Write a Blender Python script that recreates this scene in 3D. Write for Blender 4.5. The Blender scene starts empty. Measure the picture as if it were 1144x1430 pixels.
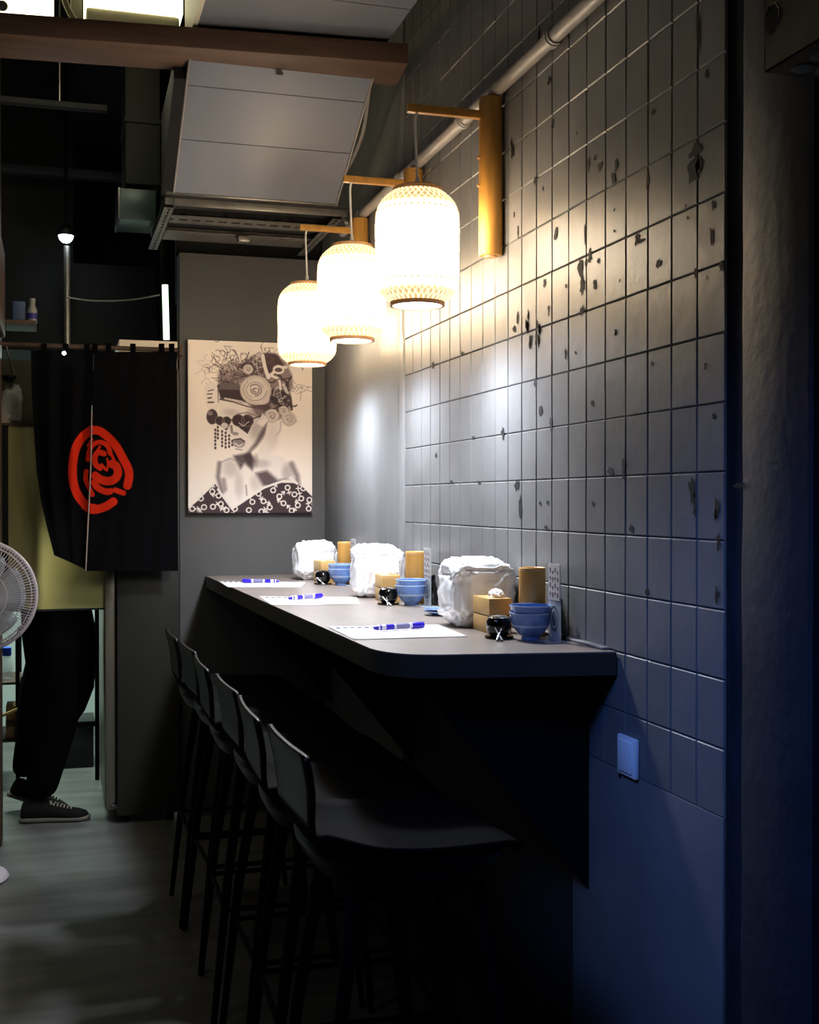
import bpy, bmesh, math, random
import numpy as np
from mathutils import Vector, Matrix, noise
random.seed(7)
S = bpy.context.scene
C = S.collection
# ------------------------------------------------------------------ camera
TH = math.radians(16.6); FPX = 1668.0
cam = bpy.data.objects.new('camera', bpy.data.cameras.new('camera')); C.objects.link(cam)
cam.location = (0, 0, 1.4)
cam.rotation_euler = (math.radians(90 - 0.5), 0, -TH)
cam.data.sensor_fit = 'HORIZONTAL'; cam.data.sensor_width = 36; cam.data.lens = 36 * FPX / 1144
cam.data.clip_start = 0.05
cam.data.dof.use_dof = False
S.camera = cam
# ------------------------------------------------------------------ world, light, exposure
S.view_settings.view_transform = 'Standard'; S.view_settings.look = 'None'
S.view_settings.gamma = 1; S.view_settings.use_curve_mapping = False
S.view_settings.exposure = 0.0
W = bpy.data.worlds.new('world'); S.world = W; W.use_nodes = True
W.node_tree.nodes['Background'].inputs[0].default_value = (0.30, 0.36, 0.5, 1)
W.node_tree.nodes['Background'].inputs[1].default_value = 0.006
def lamp(name, kind, loc, target, energy, color, **kw):
    L = bpy.data.lights.new(name, kind); L.energy = energy; L.color = color
    for k, v in kw.items(): setattr(L, k, v)
    o = bpy.data.objects.new(name, L); C.objects.link(o); o.location = loc
    o.rotation_euler = (Vector(target) - Vector(loc)).to_track_quat('-Z', 'Y').to_euler()
    return o
# blue sign / street light coming in from the shop front behind the camera
lamp('blue_shopfront_light', 'SPOT', (-0.35, 1.2, 2.55), (1.19, 2.03, 0.64), 122, (0.10, 0.28, 1.0), spot_size=math.radians(42), spot_blend=1.0, shadow_soft_size=0.22)
# room lights over the aisle left of the frame
lamp('aisle_light', 'AREA', (-1.1, 1.6, 3.0), (-0.2, 3.6, 0.2), 3.2, (1.0, 0.93, 0.82), shape='RECTANGLE', size=0.9, size_y=0.3)
# kitchen work light under the hood
lamp('kitchen_light', 'AREA', (-0.05, 6.35, 2.1), (-0.05, 6.3, 0), 50, (0.78, 1.0, 0.90), shape='RECTANGLE', size=0.9, size_y=0.3)
# added unseen spot at low left, brightens the foot of the brass board
lamp('added_board_spot', 'SPOT', (-1.15, 3.5, 1.22), (0.10, 5.36, 1.03), 150, (1.0, 0.96, 0.72), spot_size=math.radians(17), spot_blend=1.0, shadow_soft_size=0.10)
# ------------------------------------------------------------------ helpers
ct, st_ = math.cos(TH), math.sin(TH)
def ray(px, py):
    l = (px - 572) / FPX; m = (700 - py) / FPX
    return (st_ + ct * l, ct - st_ * l, m)
def Py(px, py, y):
    d = ray(px, py); t = y / d[1]; return Vector((d[0] * t, y, 1.4 + d[2] * t))
def Px(px, py, x):
    d = ray(px, py); t = x / d[0]; return Vector((x, d[1] * t, 1.4 + d[2] * t))
def Pz(px, py, z):
    d = ray(px, py); t = (z - 1.4) / d[2]; return Vector((d[0] * t, d[1] * t, z))
def proj(x, y, z):
    t = st_ * x + ct * y; return 572 + FPX * (ct * x - st_ * y) / t, 700 - FPX * (z - 1.4) / t
def lin(c):
    return tuple(((v / 255) / 12.92 if v / 255 <= 0.04045 else ((v / 255 + 0.055) / 1.055) ** 2.4) for v in c)
MATS = {}
def mat(name, rgb, rough=0.5, metal=0.0, vary=0.0, vscale=8.0, stretch=(1, 1, 1), bump=0.0, bscale=40.0, emit=None, estr=0.0,
        trans=0.0, alpha=1.0, coat=0.0, ior=1.45, rgb2=None, world=False, spec=None):
    if name in MATS: return MATS[name]
    m = bpy.data.materials.new(name); m.use_nodes = True; nt = m.node_tree; N = nt.nodes; L = nt.links
    b = N['Principled BSDF']; c = lin(rgb)
    b.inputs['Base Color'].default_value = (*c, 1); b.inputs['Roughness'].default_value = rough
    b.inputs['Metallic'].default_value = metal; b.inputs['Transmission Weight'].default_value = trans
    b.inputs['Alpha'].default_value = alpha; b.inputs['IOR'].default_value = ior
    b.inputs['Coat Weight'].default_value = coat
    if spec is not None: b.inputs['Specular IOR Level'].default_value = spec
    if emit: b.inputs['Emission Color'].default_value = (*lin(emit), 1); b.inputs['Emission Strength'].default_value = estr
    if vary or bump or rgb2:
        if world:
            g = N.new('ShaderNodeNewGeometry'); src = g.outputs['Position']
        else:
            g = N.new('ShaderNodeTexCoord'); src = g.outputs['Object']
        mp = N.new('ShaderNodeMapping'); mp.inputs['Scale'].default_value = stretch; L.new(src, mp.inputs[0])
        if vary or rgb2:
            n = N.new('ShaderNodeTexNoise'); n.inputs['Scale'].default_value = vscale; n.inputs['Detail'].default_value = 6
            L.new(mp.outputs[0], n.inputs['Vector'])
            r = N.new('ShaderNodeValToRGB'); L.new(n.outputs['Fac'], r.inputs[0])
            lo = tuple(v * (1 - vary) for v in c); hi = tuple(min(1, v * (1 + vary)) for v in c) if not rgb2 else lin(rgb2)
            r.color_ramp.elements[0].position = 0.32; r.color_ramp.elements[1].position = 0.68
            r.color_ramp.elements[0].color = (*lo, 1); r.color_ramp.elements[1].color = (*hi, 1)
            L.new(r.outputs[0], b.inputs['Base Color'])
        if bump:
            n2 = N.new('ShaderNodeTexNoise'); n2.inputs['Scale'].default_value = bscale; n2.inputs['Detail'].default_value = 4
            L.new(mp.outputs[0], n2.inputs['Vector'])
            bp = N.new('ShaderNodeBump'); bp.inputs['Strength'].default_value = bump; bp.inputs['Distance'].default_value = 0.004
            L.new(n2.outputs['Fac'], bp.inputs['Height']); L.new(bp.outputs[0], b.inputs['Normal'])
    MATS[name] = m; return m
OFF = {}
def meta(o, label=None, cat=None, group=None, kind=None):
    if label: o['label'] = label
    if cat: o['category'] = cat
    if group: o['group'] = group
    if kind: o['kind'] = kind
    return o
def thing(name, label, cat, loc=(0, 0, 0), group=None):
    o = bpy.data.objects.new(name, None); C.objects.link(o); o.location = loc; o.empty_display_size = 0.05
    OFF[o.name] = Vector(loc); return meta(o, label, cat, group)
class MB:
    def __init__(s): s.v = []; s.f = []
    def add(s, v, f):
        n = len(s.v); s.v += [tuple(p) for p in v]; s.f += [tuple(i + n for i in q) for q in f]; return s
    def box(s, lo, hi, bev=0.0, seg=2, M=None):
        bm = bmesh.new(); bmesh.ops.create_cube(bm, size=1)
        for v in bm.verts: v.co = Vector([lo[i] + (v.co[i] + 0.5) * (hi[i] - lo[i]) for i in range(3)])
        if bev: bmesh.ops.bevel(bm, geom=bm.edges[:], offset=bev, segments=seg, affect='EDGES', profile=0.5)
        if M: bmesh.ops.transform(bm, matrix=M, verts=bm.verts)
        bm.verts.index_update(); s.add([v.co for v in bm.verts], [[v.index for v in f.verts] for f in bm.faces]); bm.free(); return s
    def tube(s, pts, r, n=10, caps=True, closed=False, radii=None):
        pts = [Vector(p) for p in pts]; k = len(pts); V = []; F = []; up = None
        for i, p in enumerate(pts):
            a = pts[(i - 1) % k] if (i > 0 or closed) else p; b = pts[(i + 1) % k] if (i < k - 1 or closed) else p
            t = (b - a).normalized()
            if up is None: up = t.orthogonal().normalized()
            up = (up - t * up.dot(t)).normalized(); w = t.cross(up)
            rr = radii[i] if radii else r
            for j in range(n):
                a_ = 2 * math.pi * j / n; V.append(p + (up * math.cos(a_) + w * math.sin(a_)) * rr)
        for i in range(k if closed else k - 1):
            for j in range(n):
                i2 = (i + 1) % k; F.append((i * n + j, i * n + (j + 1) % n, i2 * n + (j + 1) % n, i2 * n + j))
        if caps and not closed: F.append(tuple(range(n))[::-1]); F.append(tuple((k - 1) * n + j for j in range(n)))
        return s.add(V, F)
    def lathe(s, prof, c=(0, 0, 0), n=32, M=None, caps=True):
        V = []; F = []; k = len(prof)
        for r, z in prof:
            for j in range(n):
                a = 2 * math.pi * j / n; p = Vector((r * math.cos(a), r * math.sin(a), z))
                V.append((M @ p if M else p) + Vector(c))
        for i in range(k - 1):
            for j in range(n): F.append((i * n + j, i * n + (j + 1) % n, (i + 1) * n + (j + 1) % n, (i + 1) * n + j))
        if caps:
            if prof[0][0] > 1e-5: F.append(tuple(range(n))[::-1])
            if prof[-1][0] > 1e-5: F.append(tuple((k - 1) * n + j for j in range(n)))
        return s.add(V, F)
    def prism(s, pts, axis, a, b):
        """2-D outline in the two other axes, extruded along axis from a to b"""
        def mk(p, q):
            if axis == 0: return (q, p[0], p[1])
            if axis == 1: return (p[0], q, p[1])
            return (p[0], p[1], q)
        n = len(pts); V = [mk(p, a) for p in pts] + [mk(p, b) for p in pts]
        F = [tuple(range(n))[::-1], tuple(range(n, 2 * n))] + [(i, (i + 1) % n, n + (i + 1) % n, n + i) for i in range(n)]
        return s.add(V, F)
    def build(s, name, m, parent=None, smooth=True, label=None, kind=None, recalc=True, ang=35, solid=0.0, sub=0):
        me = bpy.data.meshes.new(name)
        off = OFF[parent.name] if parent is not None and parent.name in OFF else Vector((0, 0, 0))
        me.from_pydata([(p[0] - off.x, p[1] - off.y, p[2] - off.z) for p in s.v], [], s.f)
        if recalc:
            bm = bmesh.new(); bm.from_mesh(me); bmesh.ops.remove_doubles(bm, verts=bm.verts, dist=1e-6)
            bmesh.ops.recalc_face_normals(bm, faces=bm.faces); bm.to_mesh(me); bm.free()
        if smooth:
            me.shade_smooth()
            me.set_sharp_from_angle(angle=math.radians(ang))
        me.materials.append(m)
        o = bpy.data.objects.new(name, me); C.objects.link(o)
        if parent is not None: o.parent = parent; OFF[o.name] = off
        if solid:
            md = o.modifiers.new('thickness', 'SOLIDIFY'); md.thickness = solid; md.offset = 0
        if sub:
            md = o.modifiers.new('subdivision', 'SUBSURF'); md.levels = sub; md.render_levels = sub
        return meta(o, label, None, None, kind)
def kids(o): return [c for c in bpy.data.objects if c.parent == o]
def copy_tree(o, parent=None):
    c = o.copy(); C.objects.link(c)
    if parent is not None: c.parent = parent
    for ch in kids(o): copy_tree(ch, c)
    return c
def single(o, label, cat, group=None): return meta(o, label, cat, group)
# ---- small painter: printed pictures as colour attribute over a fine grid (flat print only)
def seg_d(X, Y, a, b):
    ax, ay = a; bx, by = b; dx, dy = bx - ax, by - ay; L2 = dx * dx + dy * dy + 1e-9
    t = np.clip(((X - ax) * dx + (Y - ay) * dy) / L2, 0, 1)
    return np.hypot(X - ax - t * dx, Y - ay - t * dy)
class Paint:
    def __init__(s, X, Y, bg): s.X = X; s.Y = Y; s.I = np.tile(np.array(bg, float), (len(X), 1))
    def mix(s, m, col, a=1.0): m = (np.clip(m, 0, 1) * a)[:, None]; s.I = s.I * (1 - m) + np.array(col, float) * m
    def line(s, pts, w, col, a=1.0, f=3.0):
        d = np.full(len(s.X), 1e9)
        for i in range(len(pts) - 1): d = np.minimum(d, seg_d(s.X, s.Y, pts[i], pts[i + 1]))
        s.mix((w / 2 - d) / f + 0.5, col, a)
    def ell(s, cx, cy, rx, ry, col, a=1.0, f=0.15, rot=0.0):
        c, n = math.cos(rot), math.sin(rot); u = ((s.X - cx) * c + (s.Y - cy) * n) / rx; v = (-(s.X - cx) * n + (s.Y - cy) * c) / ry
        s.mix((1 - np.hypot(u, v)) / f + 0.5, col, a)
    def ring(s, cx, cy, r, w, col, a=1.0, f=3.0): s.mix((w / 2 - np.abs(np.hypot(s.X - cx, s.Y - cy) - r)) / f + 0.5, col, a)
    def poly(s, pts, col, a=1.0, f=6.0):
        X, Y = s.X, s.Y; ins = np.zeros(len(X), bool); d = np.full(len(X), 1e9); n = len(pts)
        for i in range(n):
            x1, y1 = pts[i]; x2, y2 = pts[(i + 1) % n]
            if y1 != y2: ins ^= ((y1 > Y) != (y2 > Y)) & (X < (x2 - x1) * (Y - y1) / (y2 - y1) + x1)
            d = np.minimum(d, seg_d(X, Y, pts[i], pts[(i + 1) % n]))
        s.mix(np.where(ins, d, -d) / f + 0.5, col, a)
def smooth_path(p, n=6):
    out = []
    for i in range(len(p) - 1):
        p0 = p[max(i - 1, 0)]; p1 = p[i]; p2 = p[i + 1]; p3 = p[min(i + 2, len(p) - 1)]
        for k in range(n):
            t = k / n; out.append(tuple(0.5 * (2 * b + (c - a) * t + (2 * a - 5 * b + 4 * c - d) * t * t + (3 * b - a - 3 * c + d) * t ** 3) for a, b, c, d in zip(p0, p1, p2, p3)))
    out.append(tuple(p[-1])); return out
def print_mat(name, rough):
    m = mat(name, (255, 255, 255), rough); nt = m.node_tree
    a = nt.nodes.new('ShaderNodeAttribute'); a.attribute_name = 'print'
    nt.links.new(a.outputs['Color'], nt.nodes['Principled BSDF'].inputs['Base Color']); return m
def grid_mesh(name, P, nu, nv, colors, m, parent, rough=0.6):
    """P: (nu*nv,3) world points; colours sRGB 0-255 per point"""
    off = np.array(OFF[parent.name] if parent is not None and parent.name in OFF else (0, 0, 0)); me = bpy.data.meshes.new(name)
    i, j = np.meshgrid(np.arange(nu - 1), np.arange(nv - 1), indexing='ij'); a = (i * nv + j).ravel()
    F = np.stack([a, a + nv, a + nv + 1, a + 1], 1)
    me.vertices.add(nu * nv); me.vertices.foreach_set('co', (P - off).astype(np.float32).ravel())
    me.loops.add(F.size); me.loops.foreach_set('vertex_index', F.ravel().astype(np.int32))
    me.polygons.add(len(F)); me.polygons.foreach_set('loop_start', (np.arange(len(F)) * 4).astype(np.int32))
    me.update(calc_edges=True); me.validate()
    at = me.color_attributes.new('print', 'FLOAT_COLOR', 'POINT')
    c = np.clip(colors / 255.0, 0, 1); c = np.where(c <= 0.04045, c / 12.92, ((c + 0.055) / 1.055) ** 2.4)
    at.data.foreach_set('color', np.concatenate([c, np.ones((len(c), 1))], 1).astype(np.float32).ravel())
    me.shade_smooth(); me.materials.append(m)
    o = bpy.data.objects.new(name, me); C.objects.link(o)
    if parent is not None: o.parent = parent; OFF[o.name] = Vector(off)
    return o
# ------------------------------------------------------------------ materials
paint = mat('dark_wall_paint', (111, 110, 110), 0.42, vary=0.12, vscale=5, bump=0.25, bscale=26, world=True)
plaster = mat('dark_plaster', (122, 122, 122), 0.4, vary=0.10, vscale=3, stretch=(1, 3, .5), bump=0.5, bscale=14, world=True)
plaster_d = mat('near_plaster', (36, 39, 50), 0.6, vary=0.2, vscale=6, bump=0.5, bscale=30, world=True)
grout = mat('grout_dark', (60, 59, 60), 0.8, vary=0.2, vscale=30, world=True)
chipm = mat('chipped_paint', (10, 9, 9), 0.8)
farpaint = mat('far_wall_paint', (90, 89, 88), 0.7, vary=0.04, vscale=2, bump=0.08, bscale=60, world=True)
black = mat('black_paint', (8, 9, 10), 0.8)
seatm = mat('shaded_seat_plastic', (9, 8, 8), 0.75, spec=0.04)  # darker, duller copy of the backrest plastic; shade on the seats painted in
blackpl = mat('black_plastic', (11, 10, 9), 0.34, spec=0.22, bump=0.06, bscale=300)
blackmt = mat('black_metal', (5, 5, 6), 0.7, spec=0.12)
lacq = mat('black_lacquer', (10, 10, 11), 0.15, coat=0.5)
woodb = mat('beam_wood', (96, 72, 58), 0.55, vary=0.25, vscale=3, stretch=(1, 12, 12), bump=0.2)
woodd = mat('dark_wood', (70, 50, 36), 0.6, vary=0.3, vscale=3, stretch=(8, 8, 1), bump=0.2)
bamboo = mat('bamboo', (205, 150, 72), 0.42, vary=0.14, vscale=6, stretch=(8, 8, 1), bump=0.08, bscale=60)
bambr = mat('bamboo_rim', (214, 166, 120), 0.5, vary=0.1)
pinew = mat('light_wood', (206, 166, 104), 0.5, vary=0.1, vscale=5, stretch=(1, 1, 8))
whitec = mat('white_cable', (250, 248, 244), 0.5)
galv = mat('painted_conduit', (150, 144, 138), 0.45, vary=0.1, vscale=20)
gpaint = mat('grey_painted_steel', (92, 88, 84), 0.5, vary=0.1, vscale=14)
steel = mat('galvanised_steel', (150, 148, 142), 0.38, metal=0.8, vary=0.15, vscale=20)
panelm = mat('ceiling_panel_paint', (122, 126, 136), 0.36, vary=0.05, vscale=2, bump=0.03, bscale=6)
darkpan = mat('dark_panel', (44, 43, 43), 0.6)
lamin = mat('counter_laminate', (132, 120, 111), 0.34, vary=0.10, vscale=5, stretch=(3, 1, 3), bump=0.03, bscale=200)
lamedge = mat('counter_edge', (62, 58, 48), 0.5, vary=0.08, vscale=10)
paperm = mat('paper', (238, 232, 228), 0.7)
inkb = mat('blue_ink', (52, 44, 170), 0.5)
inkdk = mat('dark_ink', (42, 40, 90), 0.6)
penbl = mat('blue_pen_plastic', (44, 24, 190), 0.3)
penwh = mat('white_pen_plastic', (214, 214, 232), 0.3)
bagm = mat('white_plastic_film', (250, 248, 250), 0.3, vary=0.06, vscale=14, bump=0.6, bscale=22, trans=0.0, coat=0.3)
bowlm = mat('blue_glazed_ceramic', (104, 138, 200), 0.15, coat=0.6, vary=0.2, vscale=30)
bowlw = mat('pale_glaze_line', (170, 190, 220), 0.2)
acry = mat('clear_acrylic', (225, 232, 240), 0.06, alpha=0.34)
cardm = mat('grey_card', (176, 170, 168), 0.6)
brown = mat('brown_print', (104, 82, 84), 0.6)
chrome = mat('chrome', (200, 200, 205), 0.2, metal=1.0)
switchm = mat('white_switch_plastic', (245, 247, 250), 0.35)
fanwh = mat('fan_plastic', (188, 176, 180), 0.4)
fanbl = mat('fan_blade_plastic', (150, 160, 164), 0.35, alpha=0.8)
fabricb = mat('black_cotton', (6, 6, 8), 0.95, bump=0.3, bscale=400, spec=0.05)
goldp = mat('brushed_brass_panel', (172, 168, 112), 0.38, metal=0.3, vary=0.05, vscale=3)
skin = mat('skin', (200, 158, 132), 0.5)
hairm = mat('black_hair', (18, 15, 14), 0.5, bump=0.5, bscale=120)
fridgem = mat('fridge_side', (44, 43, 37), 0.5, vary=0.05, vscale=3)
fridged = mat('fridge_door', (118, 112, 98), 0.35, metal=0.4)
cardb = mat('cardboard', (150, 112, 74), 0.8, vary=0.08)
olive = mat('olive_board', (90, 88, 72), 0.7, vary=0.12)
# ------------------------------------------------------------------ room shell
# floor
fm = mat('grey_vinyl_floor', (102, 101, 98), 0.42, vary=0.28, vscale=2.2, stretch=(0.8, 5.5, 1), bump=0.05, bscale=30, world=True)
MB().box((-1.6, -1.5, -0.08), (2.2, 8.2, 0)).build('floor', fm, smooth=False, kind='structure')
MB().box((-1.7, -1.5, 3.62), (2.2, 8.2, 3.7)).build('ceiling', black, smooth=False, kind='structure')
MB().box((-1.7, -1.5, 0), (-1.6, 8.2, 3.62)).build('wall_left', black, smooth=False, kind='structure')
kitwall = mat('kitchen_wall', (206, 216, 212), 0.4)
wb = MB().box((-1.6, 7.7, 0), (2.2, 7.8, 2.0)).build('wall_back', kitwall, smooth=False, kind='structure')
MB().box((-1.6, 7.7, 2.0), (2.2, 7.8, 3.62)).build('upper_wall', black, wb, smooth=False)
# right wall: base, grout plane, tiles
WX = 1.19
wr = MB().box((WX + 0.004, 1.95, 0.0), (WX + 0.14, 5.35, 3.62)).build('wall_right', grout, smooth=False, kind='structure')
MB().box((WX - 0.001, 1.952, 0.0), (WX + 0.005, 2.62, 0.8112), bev=0.0006).build('plaster', paint, wr)
MB().box((WX - 0.001, 2.62, 0.0), (WX + 0.005, 4.08, 1.02), bev=0.002).build('dark_plaster', darkpan, wr)  # plaster under the counter, the shade there painted in near-black
TW, TH_ = 0.1, 0.129
tmesh = []
for k in range(5):
    rnd = random.Random(k); g = 0.0012; b = 0.0026
    hy, hz = TW / 2 - g * 0.9, TH_ / 2 - g / 2
    o0 = [(0.008, -hy, -hz), (0.008, hy, -hz), (0.008, hy, hz), (0.008, -hy, hz)]
    o1 = [(0.0032, a * hy, c * hz) for a, c in ((-1, -1), (1, -1), (1, 1), (-1, 1))]
    o2 = [(rnd.uniform(-0.0009, 0.0005), a * (hy - b), c * (hz - b)) for a, c in ((-1, -1), (1, -1), (1, 1), (-1, 1))]
    V = o0 + o1 + o2; F = []
    for s in (0, 4):
        for i in range(4): F.append((s + i, s + (i + 1) % 4, s + 4 + (i + 1) % 4, s + 4 + i))
    F.append((8, 9, 10, 11))
    me = bpy.data.meshes.new('tile'); me.from_pydata(V, [], F)
    bm = bmesh.new(); bm.from_mesh(me); bmesh.ops.recalc_face_normals(bm, faces=bm.faces); bm.to_mesh(me); bm.free()
    for p in me.polygons: p.use_smooth = False
    me.materials.append(paint); tmesh.append(me)
cells = []
for i in range(21):
    for k in range(-4, 17):
        y = 1.95 + TW * (i + 0.5); z = 1.327 + TH_ * (k + 0.5)
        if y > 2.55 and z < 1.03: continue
        if z > 3.5: continue
        px, py = proj(WX, y, z)
        vis = -60 < py < 1490
        t = st_ * WX + ct * y
        cells.append((0 if vis else 1, t, y, z))
cells.sort()
rest = MB()
for n, (h, t, y, z) in enumerate(cells):
    me = tmesh[random.randrange(5)]
    if n < 296:
        o = bpy.data.objects.new('tile', me); C.objects.link(o); o.parent = wr; o.location = (WX, y, z)
    else:
        rest.add([(v.co.x + WX, v.co.y + y, v.co.z + z) for v in me.vertices], [tuple(p.vertices) for p in me.polygons])
rest.build('far_tiles', paint, wr, smooth=False, kind='stuff', recalc=False)
# paint chips and scuffs
chips = MB()
def chip(px, py, w, h, seed, x=WX - 0.0016):
    c = Px(px, py, x); t = st_ * c.x + ct * c.y; a = h * 1.45 / FPX * t / 2
    sc = abs(proj(x, c.y + 0.01, c.z)[0] - px) / 0.01; bw = w * 1.5 / sc / 2
    r = random.Random(seed); n = 14; V = [(x, c.y, c.z)]
    for j in range(n):
        q = 2 * math.pi * j / n; k = r.uniform(0.45, 1.15); V.append((x, c.y + bw * k * math.cos(q), c.z + a * k * math.sin(q)))
    chips.add(V, [(0, 1 + j, 1 + (j + 1) % n) for j in range(n)])
s = 0.388
for (a, b, w, h) in [(40, 550, 10, 34), (37, 520, 6, 40), (355, 597, 13, 38), (402, 645, 13, 52), (412, 595, 9, 34), (335, 568, 8, 16), (311, 590, 8, 44), (525, 650, 11, 44),
        (698, 545, 34, 52), (690, 615, 34, 70), (710, 590, 20, 60), (762, 738, 12, 34), (755, 850, 13, 50), (489, 860, 14, 40), (500, 868, 20, 14), (318, 925, 12, 40), (283, 962, 14, 54), (304, 945, 10, 20), (290, 1030, 12, 52),
        (290, 1120, 11, 30), (564, 948, 12, 26), (335, 1025, 8, 28), (195, 845, 10, 40), (156, 1018, 9, 30), (790, 960, 12, 30), (706, 130, 9, 130), (122, 650, 8, 26), (546, 405, 10, 16),
        (412, 1195, 8, 20), (736, 270, 10, 30), (150, 680, 6, 16), (232, 1032, 6, 14), (300, 840, 4, 60), (45, 1185, 8, 20), (406, 755, 6, 10), (406, 832, 5, 10), (348, 940, 10, 14), (170, 1115, 6, 30), (58, 1150, 6, 40),
        (270, 480, 5, 12), (60, 835, 6, 34), (46, 775, 5, 20), (184, 450, 8, 26), (172, 292, 10, 24), (240, 118, 8, 40), (135, 125, 9, 46), (698, 985, 10, 30), (740, 1000, 8, 14), (662, 742, 6, 12), (670, 785, 8, 12), (425, 1010, 5, 12)]:
    chip(700 + a * s, b * s, w * s, h * s, a * 7 + b)
for (a, b, w, h) in [(97, 1180, 12, 60), (102, 1240, 10, 70), (92, 1150, 8, 60), (133, 1165, 10, 60), (140, 1190, 8, 40), (130, 1235, 10, 70)]:
    for q in range(3): chip(700 + (a + random.uniform(-6, 6)) * s, (b + random.uniform(-20, 20)) * s, w * s * .5, h * s * .6, a * 7 + b + q)
s = 0.437
for (a, b, w, h) in [(714, 475, 15, 22), (756, 468, 9, 46), (975, 530, 16, 70), (984, 590, 8, 60), (1055, 590, 11, 60), (1050, 620, 8, 30), (1045, 300, 8, 16), (1018, 140, 8, 24), (655, 258, 6, 18), (490, 578, 6, 10),
        (515, 575, 6, 12), (782, 660, 10, 20), (371, 355, 8, 30), (1060, 700, 10, 40), (832, 860, 8, 20), (1055, 870, 10, 40), (660, 580, 6, 14), (848, 130, 5, 12), (604, 98, 6, 12), (572, 100, 6, 24), (730, 35, 6, 18), (510, 655, 8, 12),
        (206, 510, 8, 14), (296, 512, 8, 10), (276, 368, 7, 10), (158, 425, 6, 16), (525, 320, 7, 40), (492, 280, 8, 26), (475, 195, 8, 24), (428, 590, 9, 60), (416, 520, 12, 26), (1130, 520, 30, 14), (148, 135, 7, 22), (242, 100, 6, 16)]:
    chip(540 + a * s, 450 + b * s, w * s, h * s, a * 3 + b, WX - 0.0016 if a < 1100 else WX - 0.0216)
chips.build('chipped_paint', chipm, wr, smooth=False, kind='stuff', recalc=False)
# plaster strip at the far end of the tiles and near, rough pilaster
def rough_slab(lo, hi, amp, seed, m, name, parent=None, kind=None):
    """slab whose room-facing edges wander, made as a bevelled grid"""
    y0, y1, z0, z1, x = lo[1], hi[1], lo[2], hi[2], lo[0]; nz = 90; V = []; F = []
    ys = [0, 0.02, 0.06, 0.5, 0.94, 0.98, 1.0]
    for k in range(nz + 1):
        z = z0 + (z1 - z0) * k / nz
        for i, u in enumerate(ys):
            w = noise.noise((seed + u * 3, z * 6, 0)) * amp; e = noise.noise((seed + 9, z * 9, u)) * amp * 0.3
            y = y0 + (y1 - y0) * u + (w if i in (0, 1, 5, 6) else w * 0.3)
            xx = hi[0] if i in (0, 6) else x + e + (0.004 if i in (1, 5) else 0)
            V.append((xx, y, z))
    m_ = len(ys)
    for k in range(nz):
        for i in range(m_ - 1): F.append((k * m_ + i, k * m_ + i + 1, (k + 1) * m_ + i + 1, (k + 1) * m_ + i))
    mb = MB(); mb.add(V, F); return mb.build(name, m, parent, kind=kind, ang=50)
rough_slab((WX - 0.004, 4.055, 0), (WX + 0.03, 4.13, 3.6), 0.006, 1, plaster, 'trim_1', kind='structure')
MB().box((WX, 4.10, 0), (WX + 0.14, 5.40, 3.62), bev=0.002).build('trim_2', plaster, kind='structure')
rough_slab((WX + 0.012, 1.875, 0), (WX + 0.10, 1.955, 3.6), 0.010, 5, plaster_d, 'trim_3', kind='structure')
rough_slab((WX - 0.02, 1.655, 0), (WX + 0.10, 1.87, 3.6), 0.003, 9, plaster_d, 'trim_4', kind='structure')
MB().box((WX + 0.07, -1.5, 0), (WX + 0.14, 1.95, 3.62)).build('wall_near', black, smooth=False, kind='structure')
# far wall
FY = 5.35
MB().box((0.535, FY, 0), (1.33, FY + 0.12, 2.50), bev=0.003).build('wall_far', farpaint, kind='structure')
MB().box((0.535, FY + 0.13, 2.3), (1.33, FY + 0.2, 3.62)).build('wall_far_upper', black, kind='structure')
# horizontal grey ceiling panel, front beam, sloped panel, slotted angle frame
t = thing('ceiling_panel', 'flat grey painted ceiling panel at the top, in front of the brown beam', 'ceiling panel', (0.77, 3.4, 2.96))
def slab(parent, name, pts, nrm, th, m):
    a = MB(); n = Vector(nrm).normalized() * th; n_ = len(pts); P_ = [Vector(p) for p in pts]
    a.add(P_ + [p + n for p in P_], [tuple(range(n_)), tuple(range(n_, 2 * n_))] + [(i, (i + 1) % n_, n_ + (i + 1) % n_, n_ + i) for i in range(n_)])
    return a.build(name, m, parent, smooth=False)
slab(t, 'panel', [(0.455, 2.0, 2.96), (1.09, 2.0, 2.96), (1.09, 3.64, 2.96), (0.455, 3.64, 2.96)], (0, 0, 1), 0.02, panelm)
slab(t, 'panel', [(0.455, 3.645, 2.96), (1.09, 3.645, 2.96), (1.09, 4.2, 2.96), (0.455, 4.2, 2.96)], (0, 0, 1), 0.02, panelm)
MB().box((0.44, 2.0, 2.955), (0.455, 4.2, 3.30)).build('side_trim', mat('pale_fascia', (220, 216, 196), .5), t)
Mb = Matrix.Translation((1.16, 3.97, 0)) @ Matrix.Rotation(math.radians(-5.3), 4, 'Z')
b = MB(); b.box((-2.4, -0.10, 2.875), (0.0, 0.12, 2.945), bev=0.006, M=Mb)
single(b.build('ceiling_beam', woodb), 'long brown wooden beam crossing under the ceiling from the left to the tiled wall', 'beam')
b = MB(); P_ = Py(391, 110, 4.05); b.tube([(P_.x, P_.y - 0.0, 2.879), (P_.x, P_.y, 2.855)], 0.006)
b.box((P_.x - 0.012, P_.y - 0.006, 2.857), (P_.x + 0.012, P_.y + 0.006, 2.866))
single(b.build('beam_hook', steel), 'small metal hook under the middle of the brown beam', 'hook')
t = thing('sloped_soffit', 'sloping grey panelled underside behind the brown beam', 'ceiling panel', (0.75, 4.3, 2.7))
sl = math.tan(math.radians(28.7)); zz = lambda y: 2.868 - (y - 4.06) * sl
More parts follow.
